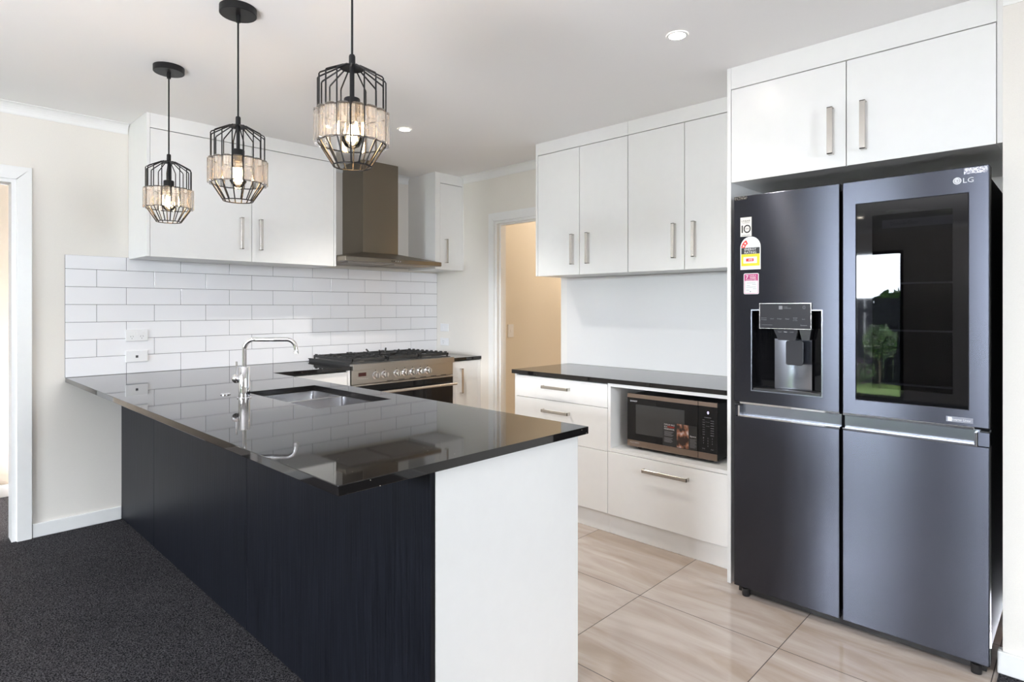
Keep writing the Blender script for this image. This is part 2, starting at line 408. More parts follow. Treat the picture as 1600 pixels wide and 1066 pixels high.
# cornices: cove profile
def cornice(name, p0, p1, nrm, dz=.060, dx=.045):
    p0 = Vector(p0); p1 = Vector(p1); nrm = Vector(nrm)
    prof = [(0, 0), (0, -dz), (.004, -dz)]
    for k in range(7):
        t = k/6*PI/2; prof.append((.006+(dx-.010)*(1-math.cos(t)), -dz+.006+(dz-.010)*math.sin(t)))
    prof += [(dx, -.004), (dx, 0)]
    pts = [(p0+nrm*a+Vector((0, 0, CEIL+b))) for a, b in prof]
    return struct(MB().prism(pts, p1-p0).build(name, 'trim'))
cornice('trim_3', (X_L, YB, 0), (1.03, YB, 0), (0, -1, 0))
cornice('trim_4', (2.25, YB, 0), (3.14, YB, 0), (0, -1, 0))
cornice('trim_5', (XR, 3.9, 0), (XR, 2.755, 0), (-1, 0, 0))
cornice('trim_6', (2.735, .221, 0), (2.735, Y_F, 0), (-1, 0, 0))
cornice('trim_7', (X_L, Y_F, 0), (X_L, YB-.046, 0), (1, 0, 0))
cornice('trim_8', (X_L+.046, Y_F, 0), (2.689, Y_F, 0), (0, 1, 0))
struct(B(.565, .995, YB-.014, YB, .004, .082, bev=.003).build('baseboard_back', 'trim'))
struct(B(X_L, -.49, YB-.014, YB, .004, .082, bev=.003).build('baseboard_back_far', 'trim'))
struct(B(2.721, 2.735, Y_F, .236, .004, .082, bev=.003).box(2.735, 2.765, .222, .236, .002, .082, bev=.003).build('baseboard_nib', 'trim'))

# windows of the living room: frame + pane
def window(i, axis, w_, a0, a1, z0, z1, n):
    def bx(mb, p0, p1, zz0, zz1, e0, e1):
        (mb.box(w_+e0, w_+e1, p0, p1, zz0, zz1) if axis == 'x' else mb.box(p0, p1, w_+e0, w_+e1, zz0, zz1))
    e = bpy.data.objects.new('window_%d' % i, None); COL.objects.link(e); e['kind'] = 'structure'
    e.location = (w_, (a0+a1)/2, z0) if axis == 'x' else ((a0+a1)/2, w_, z0)
    f = MB(); t = .045
    bx(f, a0, a1, z0, z0+t, -.08, -.03); bx(f, a0, a1, z1-t, z1, -.08, -.03)
    for k in range(n+1):
        c = a0+(a1-a0)*k/n; c = min(max(c, a0+t/2), a1-t/2); bx(f, c-t/2, c+t/2, z0+t, z1-t, -.08, -.03)
    f.build('window_frame', 'plastic_black', e)
    g = MB(); bx(g, a0+t/2, a1-t/2, z0+t/2, z1-t/2, -.057, -.053); g.build('pane', 'pane', e)
k = 1
for q in WIN_L: window(k, 'x', X_L, *q, 1 if k == 1 else 2); k += 1
for q in WIN_F: window(k, 'y', Y_F, *q, 2); k += 1

# ================================================================== TILED SPLASHBACK
TP = .104; TL = .3065; sx0, sx1 = .714, XR
tl = MB(); g_ = .0013
zl = [.8895, 1.001, 1.105, 1.209, 1.313, 1.417, 1.521, 1.602]
for k, (z, z1) in enumerate(zip(zl, zl[1:])):
    x = sx0-(TL/2 if k % 2 else 0)
    while x < XR-.01:
        x0 = max(x, sx0); x1 = min(x+TL, XR-.001)
        if x1-x0 > .02: tl.box(x0+g_, x1-g_, YB-.009, YB-.0006, z+g_, z1-g_, bev=.0008)
        x += TL
M['walltile'] = mat('glazed_wall_tile', (.88, .88, .905), .10); M['groutgrey'] = mat('grey_grout', (.16, .155, .16), .8)
sp_ = thing('tiled_splashback', 'white brick-laid tiled splashback with grey grout behind the range', 'splashback', (sx0, YB, BZ))
tl.build('wall_tiles', 'walltile', sp_)
B(sx0, XR-.0005, YB-.0065, YB-.0005, BZ+.0003, 1.6015).build('grout_bed', 'groutgrey', sp_)

# ================================================================== WORKTOPS
us = [.714, 1.195, 1.552, 1.664, 2.212]; vs = [1.236, 2.235, 2.922, 3.657, YB-.0098]
def filled(i, j):
    if i == 3: return j == 3
    return not (i == 1 and j == 1)
wt = MB().grid('z', us, vs, filled, BT, BZ, bev=.0018).build('stone_worktop', 'stone')
tag(wt, 'long black sparkling stone worktop on the peninsula with a sink cutout', 'worktop')
wt = MB().grid('z', [3.128, XR-.0005], [3.68, YB-.0098], lambda i, j: True, BT, BZ, bev=.0018).build('stone_worktop', 'stone')
tag(wt, 'small black stone worktop in the corner right of the range cooker', 'worktop')
wt = MB().grid('z', [2.848, 3.4295], [1.2325, 2.742], lambda i, j: True, BT, BZ, bev=.0018).build('stone_worktop', 'stone')
tag(wt, 'black stone worktop on drawers left of the refrigerator', 'worktop')
tag(B(3.43, XR-.0005, 1.2325, 2.742, BZ+.001, 1.509).build('splashback_panel', 'splash'), 'plain glossy white splashback panel above the worktop beside the refrigerator', 'splashback')

# ================================================================== PENINSULA
pen = thing('peninsula_cabinet', 'dark woodgrain and white peninsula cabinet under the long black worktop', 'cabinet', (1.3, 2.7, 0))
for (y0, y1, zb) in ((3.630, YB-.001, .008), (2.430, 3.627, .006), (1.257, 2.427, .006)):
    B(.996, 1.013, y0, y1, zb, BT-.0005, bev=.0008).build('back_panel', 'wood', pen)
B(1.0135, 1.632, 1.257, 1.275, .001, BT-.0005, bev=.0008).build('end_panel', 'cab', pen)
# carcass as an open-topped box under the sink zone
MB().grid('z', [1.0135, 1.03, 1.60, 1.612], [1.276, 1.292, 3.655, 3.66, YB-.02], lambda i, j: not (i == 1 and j == 1) and not(i == 1 and j == 3) and not (i == 2 and j >= 3), .10, BT-.0005).build('carcass', 'gap', pen)
B(1.03, 1.57, 1.30, 3.65, .001, .10).build('kickboard', 'cab', pen)
yy = [1.278, 1.877, 2.476, 3.06, 3.64]
for a, b in zip(yy, yy[1:]):
    d = B(1.6125, 1.630, a+.0015, b-.0015, .105, .845, bev=.0008).build('door', 'cab', pen)
    mb = MB(); mb.box(1.6555, 1.660, b-.07, b-.051, .60, .79, .0008).box(1.630, 1.660, b-.07, b-.051, .60, .6045).box(1.630, 1.660, b-.07, b-.051, .7855, .79)
    mb.build('handle', 'handle', d)

# corner base between peninsula and range
cb = thing('base_cabinet', 'white base cabinet in the corner left of the range cooker', 'cabinet', (1.93, 3.9, 0))
B(1.634, 2.19, 3.69, YB-.02, .10, BT-.0005).build('carcass', 'gap', cb)
B(1.634, 2.209, 3.73, 3.745, .001, .10).build('kickboard', 'cab', cb)
B(2.192, 2.209, 3.668, YB-.02, .001, BT-.0005, bev=.0008).build('end_panel', 'cab', cb)
for a, b, z0, z1 in ((1.666, 2.189, .725, .852), (1.666, 2.189, .105, .721)):
    d = B(a, b, 3.672, 3.689, z0, z1, bev=.0008).build('drawer' if z0 > .5 else 'door', 'cab', cb)
    if z0 > .5: handle('-Y', 3.672, a+.16, .79, 0, d, a1=b-.16)
    else: handle('-Y', 3.672, b-.06, .45, .645, d)
# right small base
rb = thing('base_cabinet', 'narrow white base cabinet squeezed right of the range cooker', 'cabinet', (3.29, 3.9, 0))
B(3.147, XR-.001, 3.705, YB-.02, .10, BT-.0005).build('carcass', 'gap', rb)
B(3.129, 3.146, 3.690, YB-.02, .001, BT-.0005, bev=.0008).build('end_panel', 'cab', rb)
B(3.147, XR-.001, 3.745, 3.76, .001, .10).build('kickboard', 'cab', rb)
B(3.420, XR-.001, 3.690, 3.704, .105, .858, bev=.0008).build('filler_panel', 'cab', rb)
d = B(3.149, 3.418, 3.687, 3.704, .105, .858, bev=.0008).build('door', 'cab', rb)
handle('-Y', 3.687, 3.232, .60, .80, d)

# ================================================================== RIGHT BASE UNITS
def frame_x(mb, x0, x1, y0, y1, z0, z1, t=.016, back=True):   # open-fronted carcass facing -X
    mb.box(x0, x1, y0, y0+t, z0, z1).box(x0, x1, y1-t, y1, z0, z1).box(x0, x1, y0+t, y1-t, z0, z0+t).box(x0, x1, y0+t, y1-t, z1-t, z1)
    if back: mb.box(x1-t, x1, y0+t, y1-t, z0+t, z1-t)
    return mb
FX = 2.860
du = thing('drawer_cabinet', 'white three-drawer base cabinet at the doorway end of the side worktop', 'cabinet', (3.15, 2.36, 0))
B(FX+.019, 3.42, 1.994, 2.706, .115, BT-.0005).build('carcass', 'gap', du)
B(FX+.002, 3.42, 2.7075, 2.724, .001, BT-.0005, bev=.0008).build('end_panel', 'cab', du)
B(FX+.022, FX+.037, 1.990, 2.706, .001, .113).build('kickboard', 'cab', du)
for z0, z1, hz in ((.720, .856, .800), (.4715, .717, .652), (.115, .4685, .41)):
    d = B(FX, FX+.018, 1.9915, 2.7065, z0, z1, bev=.001).build('drawer', 'cab', du)
    handle('-X', FX, 2.472, hz, 0, d, a1=2.262)
mu_ = thing('microwave_cabinet', 'white base cabinet with open microwave niche above one wide drawer', 'cabinet', (3.15, 1.6, 0))
frame_x(MB(), FX+.001, 3.42, 1.2335, 1.989, .475, BT-.0005, .019).build('open_niche', 'cab', mu_)
B(FX+.019, 3.42, 1.2335, 1.989, .115, .474).build('carcass', 'gap', mu_)
B(FX+.022, FX+.037, 1.2335, 1.989, .001, .113).build('kickboard', 'cab', mu_)
d = B(FX, FX+.018, 1.2345, 1.9885, .115, .4715, bev=.001).build('drawer', 'cab', mu_)
handle('-X', FX, 1.750, .410, 0, d, a1=1.485)

# ================================================================== WALL CABINETS, RIGHT
UX = 3.100
def wall_cab_x(label, y0, y1, z0, z1, splits, handles, hz0, hz1, x=UX, zf=2.336, hw=.019, sides=(0, 0), back=XR-.0005):
    t = thing('wall_cabinet', label, 'cabinet', ((x+back)/2, (y0+y1)/2, z0))
    s0, s1 = sides
    B(x+.020, back, y0+s0, y1-s1, z0+.0005, CEIL-.0005).build('carcass', 'cab', t)
    for s_, a, b in ((s0, y0, y0+s0-.0003), (s1, y1-s1+.0003, y1)):
        if s_: B(x-.001, back, a, b, z0, CEIL-.0005, bev=.0006).build('end_panel', 'cab', t)
    ed = [y0+s0]+splits+[y1-s1]
    B(x, x+.0185, ed[0]+.0008, ed[-1]-.0008, zf+.0022, CEIL-.0005).build('filler_panel', 'cab', t)
    B(x+.0192, x+.0198, ed[0], ed[-1], z0+.003, zf+.02).build('shadow_gap', 'gap', t)  # dark sheet behind the doors, gap shade put into its colour
    for a, b, h in zip(ed, ed[1:], handles):
        d = B(x, x+.0185, a+.0018, b-.0018, z0-.001, zf-.0022, bev=.0008).build('door', 'cab', t)
        handle('-X', x, h, hz0, hz1, d, w_=hw)
    return t
wall_cab_x('white two-door wall cabinet nearest the doorway, above the side worktop', 2.0105, 2.752, 1.510, CEIL, [2.376], [2.304, 2.427], 1.575, 1.772, sides=(0, .017))
wall_cab_x('white two-door wall cabinet next to the refrigerator surround', 1.2325, 2.0095, 1.510, CEIL, [1.638], [1.577, 1.699], 1.575, 1.772)
# refrigerator surround
PX = 2.745
tag(B(PX, XR-.0005, 1.214, 1.232, .001, CEIL-.0005, bev=.0006).build('tall_side_panel', 'cab'), 'tall white side panel standing left of the refrigerator', 'panel')
wall_cab_x('white two-door overhead cabinet above the refrigerator', .2225, 1.2135, 1.882, CEIL, [.725], [.660, .781], 1.935, 2.131, x=PX, zf=2.316, hw=.021, sides=(.0165, 0))

# ================================================================== WALL CABINETS, BACK
def wall_cab_y(label, x0, x1, z0, splits, handles, sides, y=3.905, zf=2.334):
    t = thing('wall_cabinet', label, 'cabinet', ((x0+x1)/2, 4.09, z0))
    s0, s1 = sides
    B(x0+s0, x1-s1, y+.020, YB-.0005, z0+.001, CEIL-.0005).build('carcass', 'cab', t)
    if s0: B(x0, x0+s0-.0003, y-.001, YB-.0005, z0, CEIL-.0005, bev=.0006).build('end_panel', 'cab', t)
    if s1: B(x1-s1+.0003, x1, y-.001, YB-.0005, z0, CEIL-.0005, bev=.0006).build('end_panel', 'cab', t)
    ed = [x0+s0]+splits+[x1-s1]
    B(ed[0]+.0008, ed[-1]-.0008, y, y+.0185, zf+.0022, CEIL-.0005).build('filler_panel', 'cab', t)
    B(ed[0], ed[-1], y+.0192, y+.0198, z0+.003, zf+.02).build('shadow_gap', 'gap', t)  # dark backing sheet, its colour paints the shade between doors
    for a, b, h in zip(ed, ed[1:], handles):
        d = B(a+.0018, b-.0018, y, y+.0185, z0-.001, zf-.0022, bev=.0008).build('door', 'cab', t)
        handle('-Y', y, h, 1.668, 1.868, d)
wall_cab_y('white two-door wall cabinet above the tiles, left of the steel hood', 1.034, 2.238, 1.592, [1.636], [1.567, 1.690], (.017, .017))
wall_cab_y('narrow white one-door wall cabinet in the corner right of the steel hood', 3.145, XR-.0005, 1.615, [], [3.255], (.052, .017))

# ================================================================== RANGE HOOD
hd = thing('range_hood', 'brushed steel chimney range hood above the gas cooker', 'range hood', (2.67, 4.02, 1.62))
hx0, hx1, hy = 2.242, 3.115, 3.785
B(hx0, hx1, hy, YB-.0095, 1.628, 1.660, bev=.003, seg=2).build('canopy_rim', 'hood', hd)
cx0, cx1, cy = 2.505, 2.826, 3.975
MB().hexa([(hx0+.003, hy+.003, 1.6602), (hx1-.003, hy+.003, 1.6602), (hx1-.003, YB-.001, 1.6602), (hx0+.003, YB-.001, 1.6602)],
          [(cx0-.004, cy-.004, 1.715), (cx1+.004, cy-.004, 1.715), (cx1+.004, YB-.001, 1.715), (cx0-.004, YB-.001, 1.715)]).build('canopy', 'hood', hd)
B(cx0, cx1, cy, YB-.001, 1.7153, CEIL-.0005, bev=.001).build('chimney', 'hood', hd)
for a, b in ((2.30, 2.66), (2.70, 3.06)):
    f_ = MB().box(a, b, 3.85, 4.2, 1.624, 1.6279)
    for k in range(12): f_.box(a+.01, b-.01, 3.865+k*.027, 3.875+k*.027, 1.621, 1.624)
    f_.build('grease_filter', 'steel', hd)
for k in range(5):
    MB().lathe([(.0045, 0), (.0045, .003), (.0035, .004)], (2.634+.019*k, hy, 1.644), (0, -1, 0), 12).build('button', 'plastic_black' if k < 2 else 'chrome', hd)

# ================================================================== RANGE COOKER
rx0, rx1, ry = 2.215, 3.124, 3.655
rg = thing('range_cooker', 'freestanding steel gas range cooker with black glass oven door', 'range cooker', (2.67, 3.95, 0))
B(rx0, rx1, ry+.03, YB-.012, .10, .868).build('body', 'steel', rg)
B(rx0+.02, rx1-.02, ry+.06, YB-.05, .001, .10).build('plinth', 'plastic_black', rg)
# front panel: upright, with a thicker rolled top rim
B(rx0, rx1, ry, ry+.028, .762, .8600, bev=.001).build('control_panel', 'steel', rg)
B(rx0-.001, rx1+.001, ry-.018, ry+.028, .8605, .902, bev=.003, seg=2).build('front_rim', 'steel', rg)
B(rx0, rx1, ry+.0285, YB-.012, .8685, .906, bev=.002).build('cooktop', 'iron', rg)
MB().box(rx0-.006, rx0+.012, ry+.03, YB-.012, .9062, .912).build('hob_rim', 'iron', rg)
# burners
def ring(c, r, n=28, z=0): return [(c[0]+r*math.cos(2*PI*k/n), c[1]+r*math.sin(2*PI*k/n), z) for k in range(n)]
bs = [(2.37, 3.81, .035), (2.37, 4.11, .045), (2.67, 3.96, .062), (2.97, 3.81, .045), (2.97, 4.11, .035)]
for bx_, by_, br in bs:
    q = MB().lathe([(br, 0), (br, .010), (br*.95, .012)], (bx_, by_, .906), seg=28).build('burner', 'steel', rg, True)
    MB().lathe([(br*.8, 0), (br*.8, .007), (br*.72, .009)], (bx_, by_, .9182), seg=28).build('burner_cap', 'iron', q, True)
# trivets
for a, b in ((2.232, 2.516), (2.526, 2.814), (2.824, 3.108)):
    t = MB(); y0, y1 = ry+.035, YB-.045; zt0, zt1 = .922, .936
    for x in (a+.004, b-.012): t.box(x-.001, x+.012, y0, y1, zt0-.004, zt1, bev=.001)
    for y in (y0, (y0+y1)/2-.005, y1-.010): t.box(a+.004, b-.002, y, y+.010, zt0-.004, zt1, bev=.001)
    cx = (a+b)/2
    for cyy in ((y0+(y0+y1)/2)/2, ((y0+y1)/2+y1)/2):
        for s_ in (-1, 1):
            t.box(cx+s_*.03, cx+s_*.13, cyy-.004, cyy+.004, zt0, zt1+.003)
            t.box(cx-.004, cx+.004, cyy+s_*.03, cyy+s_*.135, zt0, zt1+.003)
    for x in (a+.009, b-.012):
        for y in (y0+.005, y1-.005): t.box(x-.005, x+.005, y-.005, y+.005, .906, zt0)
    n_ = 9
    for k in range(n_):        # raised nibs along the edges
        y = y0+(y1-y0)*(k+.5)/n_
        for x in (a+.004, b-.012): t.box(x, x+.012, y-.011, y+.011, zt1, zt1+.008)
    t.build('trivet', 'iron', rg)
wk = MB(); wk.tube(ring((2.67, 3.96), .105, 32, .946), .006, 6, closed=True)
for k in range(4):
    a = PI/4+k*PI/2; c_, s_ = math.cos(a), math.sin(a)
    wk.tube([(2.67+.075*c_, 3.96+.075*s_, .938), (2.67+.105*c_, 3.96+.105*s_, .946), (2.67+.128*c_, 3.96+.128*s_, .972)], .0065, 6)
wk.build('wok_ring', 'iron', rg)
# knobs
for x in (2.392, 2.465, 2.573, 2.646, 2.716, 2.787, 2.857):
    kb = MB().lathe([(.027, 0), (.027, .004), (.021, .007), (.0205, .030), (.018, .034)], (x+.012, ry, .815), (0, -1, 0), 28).build('knob', 'chrome', rg, True)
    B(x+.0095, x+.0145, ry-.0355, ry-.033, .797, .833).build('pointer', 'plastic_black', kb)
    MB().lathe([(.0032, 0), (.0032, .001)], (x+.012, ry, .850), (0, -1, 0), 10).build('indicator_dot', 'plastic_black', rg)
patch(MB(), '-Y', 2.266, 2.328, .815, .841, ry-.0004, .001).build('clock_display', 'clock', rg)
q = MB()
for k in range(6): q.lathe([(.0028, 0), (.0028, .0015)], (2.262+k*.0155, ry, .797), (0, -1, 0), 8)
q.build('clock_buttons', 'chrome', rg)
for k in range(6): B(2.50+.1*k, 2.555+.1*k, ry-.0006, ry, .7655, .770).build('vent_slot', 'plastic_black', rg)
dr = B(rx0+.004, rx1-.004, ry-.004, ry+.028, .16, .757, bev=.002).build('oven_door', 'steel', rg)
B(rx0+.006, rx1-.006, ry-.008, ry-.0042, .24, .748, bev=.001).build('door_glass', 'glass_black', dr)
hb = MB().tube([(rx0+.03, ry-.048, .694), (rx1-.004, ry-.048, .694)], .011, 14)
for x in (rx0+.06, rx1-.05): hb.box(x-.009, x+.009, ry-.048, ry-.008, .686, .702)
hb.build('door_handle', 'handle', dr, True)
B(rx0+.004, rx1-.004, ry-.002, ry+.028, .105, .155, bev=.002).build('lower_panel', 'steel', rg)

# ================================================================== SINK + TAP
sk = thing('kitchen_sink', 'stainless undermount double-bowl kitchen sink set in the peninsula worktop', 'sink', (1.37, 2.58, BT-.2))
def rrect(x0, x1, y0, y1, r, z, n=5):
    pts = []
    for cx, cy, a0 in ((x1-r, y1-r, 0), (x0+r, y1-r, 90), (x0+r, y0+r, 180), (x1-r, y0+r, 270)):
        for k in range(n+1):
            a = R(a0+90*k/n); pts.append((cx+r*math.cos(a), cy+r*math.sin(a), z))
    return pts
M['sink'] = aniso(mat('sink_steel', (.70, .70, .72), .20, 1), .4)
for y0, y1, dep in ((2.655, 2.915, .16), (2.240, 2.632, .20)):
    mb = MB(); x0, x1 = 1.200, 1.547; zt = BT-.001
    loops = [rrect(x0-.006, x1+.006, y0-.006, y1+.006, .026, zt), rrect(x0, x1, y0, y1, .022, zt-.002), rrect(x0+.003, x1-.003, y0+.003, y1-.003, .022, zt-dep+.02), rrect(x0+.02, x1-.02, y0+.02, y1-.02, .02, zt-dep)]
    rows = [[mb.bm.verts.new(p) for p in lp] for lp in loops]
    for A, Bq in zip(rows, rows[1:]):
        for k in range(len(A)): mb.bm.faces.new((A[k], A[(k+1) % len(A)], Bq[(k+1) % len(A)], Bq[k]))
    mb.bm.faces.new(rows[-1])
    bowl = mb.build('bowl', 'sink', sk, True, recalc=False)
    MB().lathe([(.042, 0), (.042, .002), (.03, .001), (.0, .0005)], ((x0+x1)/2, (y0+y1)/2, zt-dep+.0005), seg=24).build('drain', 'chrome', bowl)
B(1.194, 1.553, 2.6385, 2.6485, BT-.006, BT-.001, bev=.001).build('divider', 'sink', sk)

tp = thing('mixer_tap', 'tall chrome mixer tap with square-bend spout and side lever', 'tap', (1.112, 2.735, BZ))
TXx, TYy = 1.112, 2.735
MB().lathe([(.030, 0), (.030, .004), (.0245, .005), (.0240, .138), (.0225, .141), (.012, .141), (.012, .137)], (TXx, TYy, BZ), seg=36).build('body', 'chrome', tp, True)
d_ = Vector((.69299, -.72095, 0)); o_ = Vector((TXx, TYy, 0)); path = [o_+Vector((0, 0, BZ+.138)), o_+Vector((0, 0, BZ+.218))]
rr = .045; topz = BZ+.263
for k in range(1, 9):
    a = k/8*PI/2; path.append(o_+d_*(rr*(1-math.cos(a)))+Vector((0, 0, topz-rr+rr*math.sin(a))))
ln = .232; rr2 = .042
path.append(o_+d_*(ln-rr2)+Vector((0, 0, topz)))
for k in range(1, 8):
    a = k/8*PI/2*.93; path.append(o_+d_*(ln-rr2+rr2*math.sin(a))+Vector((0, 0, topz-rr2+rr2*math.cos(a))))
path.append(path[-1]+Vector((d_.x*.003, d_.y*.003, -.020)))
MB().tube(path, .0095, 18).build('spout', 'chrome', tp, True)
pe = path[-1]
MB().lathe([(.0115, 0), (.0115, .014), (.010, .016)], pe+Vector((0, 0, -.014)), seg=18).build('aerator', 'chrome', tp, True)
l_ = o_-d_*.0245+Vector((0, 0, BZ+.088))
MB().lathe([(.014, -.002), (.020, .006), (.0205, .016), (.016, .024), (.008, .028), (0, .029)], l_, -d_, 24).build('lever_joint', 'chrome', tp, True)
lv = l_-d_*.010
MB().tube([lv+Vector((0, 0, .014)), lv+Vector((0, 0, .076))], .0042, 12).build('lever', 'chrome', tp, True)
tag(MB().lathe([(.022, 0), (.022, .003), (.018, .0055), (.010, .006), (.009, .0045), (0, .0045)], (1.095, 2.905, BZ+.0003), seg=28).build('sink_button', 'chrome', None, True), 'small round chrome button on the worktop left of the mixer tap', 'button')

# ================================================================== POWER POINTS
def plate_y(name, label, x0, x1, z0, z1, y, rows):
    t = thing(name, label, 'power point' if rows != 'data' else 'socket', ((x0+x1)/2, y, (z0+z1)/2))
    B(x0, x1, y-.008, y-.0002, z0, z1, bev=.003, seg=2).build('face_plate', 'plate', t)
    if rows == 'double':
        for sx_ in (x0+.024, x1-.038):
            B(sx_, sx_+.015, y-.0105, y-.008, z1-.026, z1-.010, bev=.001).build('rocker_switch', 'plate', t)
        B((x0+x1)/2-.010, (x0+x1)/2+.008, y-.0095, y-.008, z1-.034, z1-.016, bev=.001).build('rocker_switch', 'plate', t)
        for cx in (x0+.034, x1-.034):
            q = MB(); zc = z0+.026
            q.box(cx-.0008, cx+.0008, y-.0084, y-.008, zc-.013, zc-.004)
            for s_ in (-1, 1): q.hexa([(cx+s_*.008-.001, y-.0084, zc+.000), (cx+s_*.008+.001, y-.0084, zc+.000), (cx+s_*.008+.001, y-.008, zc+.000), (cx+s_*.008-.001, y-.008, zc+.000)],
                                     [(cx+s_*.005-.001, y-.0084, zc+.008), (cx+s_*.005+.001, y-.0084, zc+.008), (cx+s_*.005+.001, y-.008, zc+.008), (cx+s_*.005-.001, y-.008, zc+.008)])
            q.build('socket_slots', 'slot', t)
    else:
        B((x0+x1)/2-.007, (x0+x1)/2+.007, y-.0086, y-.008, (z0+z1)/2-.009, (z0+z1)/2+.006).build('socket_port', 'slot', t)
plate_y('power_outlet', 'white double power outlet plate with two switches, on the left tiles', 1.014, 1.136, 1.087, 1.159, YB-.0092, 'double')
plate_y('data_outlet', 'white plate with a single dark square port, just above the worktop', 1.014, 1.136, .957, 1.029, YB-.0092, 'data')
for z0, lab, sw in ((1.082, 'small white switch plate in the corner right of the tiles, upper one', True), (.955, 'small white socket plate in the corner right of the tiles, lower one', False)):
    t = thing('power_outlet', lab, 'switch' if sw else 'power point', (XR-.0002, 4.155, z0))
    B(XR-.008, XR-.0002, 4.098, 4.212, z0, z0+.068, bev=.003, seg=2).build('face_plate', 'plate', t)
    for y in ((4.13, 4.165) if sw else (4.14,)):
        B(XR-.0105, XR-.008, y, y+.016, z0+.022, z0+.044, bev=.001).build('rocker_switch', 'plate', t)
    if not sw:
        B(XR-.0084, XR-.008, 4.170, 4.172, z0+.018, z0+.03).box(XR-.0084, XR-.008, 4.178, 4.180, z0+.036, z0+.046).box(XR-.0084, XR-.008, 4.162, 4.164, z0+.036, z0+.046).build('socket_slots', 'slot', t)
t = thing('light_switch', 'white light switch on the beige wall seen through the doorway', 'switch', (3.777, 3.65, 1.09))
B(3.742, 3.812, 3.642, 3.6498, 1.034, 1.148, bev=.003, seg=2).build('face_plate', 'plate', t)
B(3.768, 3.786, 3.639, 3.642, 1.082, 1.102, bev=.001).build('rocker_switch', 'plate', t)

# ================================================================== MICROWAVE
mx0 = 2.930
mw = thing('microwave_oven', 'black and bronze microwave oven in the open cabinet niche', 'microwave', (3.1, 1.63, .494))
B(mx0+.021, 3.33, 1.374, 1.894, .512, .803, bev=.004, seg=2).build('body', 'plastic_black', mw)
for x in (2.98, 3.28):
    for y in (1.42, 1.85): MB().lathe([(.014, 0), (.012, .018)], (x, y, .4942), seg=14).build('foot', 'plastic_black', mw)
dr = B(mx0, mx0+.020, 1.4715, 1.902, .510, .809, bev=.003, seg=2).build('oven_door', 'plastic_black', mw)
pn = B(mx0, mx0+.020, 1.366, 1.4700, .510, .809, bev=.003, seg=2).build('control_panel', 'plastic_black', mw)
for par, a, b in ((dr, 1.4722, 1.9015), (pn, 1.3665, 1.4692)):
    patch(MB(), '-X', a, b, .7855, .8075, mx0, .002).build('bronze_strip', 'bronze', par)
    patch(MB(), '-X', a, b, .5115, .5455, mx0, .002).build('bronze_strip', 'bronze', par)
    patch(MB(), '-X', a, b, .546, .785, mx0, .0012).build('glass_front', 'glass_black', par)
patch(MB(), '-X', 1.548, 1.846, .585, .750, mx0-.0012, .0004).build('window', 'mwwin', dr)
text('SHARP', (mx0-.0014, 1.860, .7665), .046, .0085, '-X', 'white_ink', dr)
text('FLATBED', (mx0-.0022, 1.853, .5335), .058, .0055, '-X', 'white_ink', dr)
text('INVERTER', (mx0-.0022, 1.853, .5255), .034, .0035, '-X', 'grey_ink', dr)
# sticker on the door
st = patch(MB(), '-X', 1.476, 1.676, .5475, .674, mx0-.0016, .0004).build('sticker', 'dark_ink', dr)
m = mat('food_photo', (.5, .4, .35), .4)
tc, mp, n, r = noise_color(m, 22, (.03, .015, .012), (.72, .66, .68), (1, 1, .8), 2, .40, .62)
q = r.color_ramp.elements.new(.5); q.color = (.33, .14, .08, 1); M['photo'] = m
patch(MB(), '-X', 1.524, 1.592, .5478, .6737, mx0-.0021, .0002).build('food_picture', 'photo', st)
text('POPULAR SINCE', (mx0-.0022, 1.636, .662), .062, .0085, '-X', 'white_ink', st)
text('IN A', (mx0-.0022, 1.658, .650), .018, .0085, '-X', 'white_ink', st)
text('STEAM', (mx0-.0022, 1.627, .650), .040, .0085, '-X', 'red_ink', st)
text('MICROWAVE.', (mx0-.0022, 1.636, .638), .062, .0085, '-X', 'white_ink', st)
q = MB()
for k in range(5): patch(q, '-X', 1.612+.006*((k*7) % 3), 1.667, .6235-.0055*k, .6252-.0055*k, mx0-.0020, .0003)
for k in range(5): patch(q, '-X', 1.616+.004*((k*5) % 3), 1.667, .5895-.0055*k, .5912-.0055*k, mx0-.0020, .0003)
for k in range(8): patch(q, '-X', 1.480+.003*((k*5) % 3), 1.517, .602-.006*k, .6035-.006*k, mx0-.0020, .0003)
q.build('small_print', 'grey_ink', st)
text('Specs', (mx0-.0022, 1.499, .617), .034, .010, '-X', 'white_ink', st)
text('0', (mx0-.0014, 1.416, .7535), .010, .014, '-X', 'led', pn, 'display_digit')
q = MB()
patch(q, '-X', 1.400, 1.436, .7265, .7300, mx0-.0014, .0003); patch(q, '-X', 1.408, 1.430, .7045, .7062, mx0-.0014, .0003); patch(q, '-X', 1.408, 1.426, .683, .6846, mx0-.0014, .0003)
for k in range(7):
    patch(q, '-X', 1.434, 1.446, .713-.0125*k, .7165-.0125*k, mx0-.0014, .0003)
    patch(q, '-X', 1.385, 1.402, .711-.0125*k, .7155-.0125*k, mx0-.0014, .0003)
q.build('key_legends', 'dim_ink', pn)
dg = ['123', '456', '789', '.0.']
for r_ in range(4):
    for c_ in range(3):
        if dg[r_][c_] != '.': text(dg[r_][c_], (mx0-.0014, 1.440-.0235*c_, .622-.0135*r_), .004, .0065, '-X', 'grey_ink', pn, 'key_digit')
text('STOP', (mx0-.0014, 1.440, .566), .014, .005, '-X', 'grey_ink', pn); text('START', (mx0-.0014, 1.393, .566), .016, .005, '-X', 'grey_ink', pn)

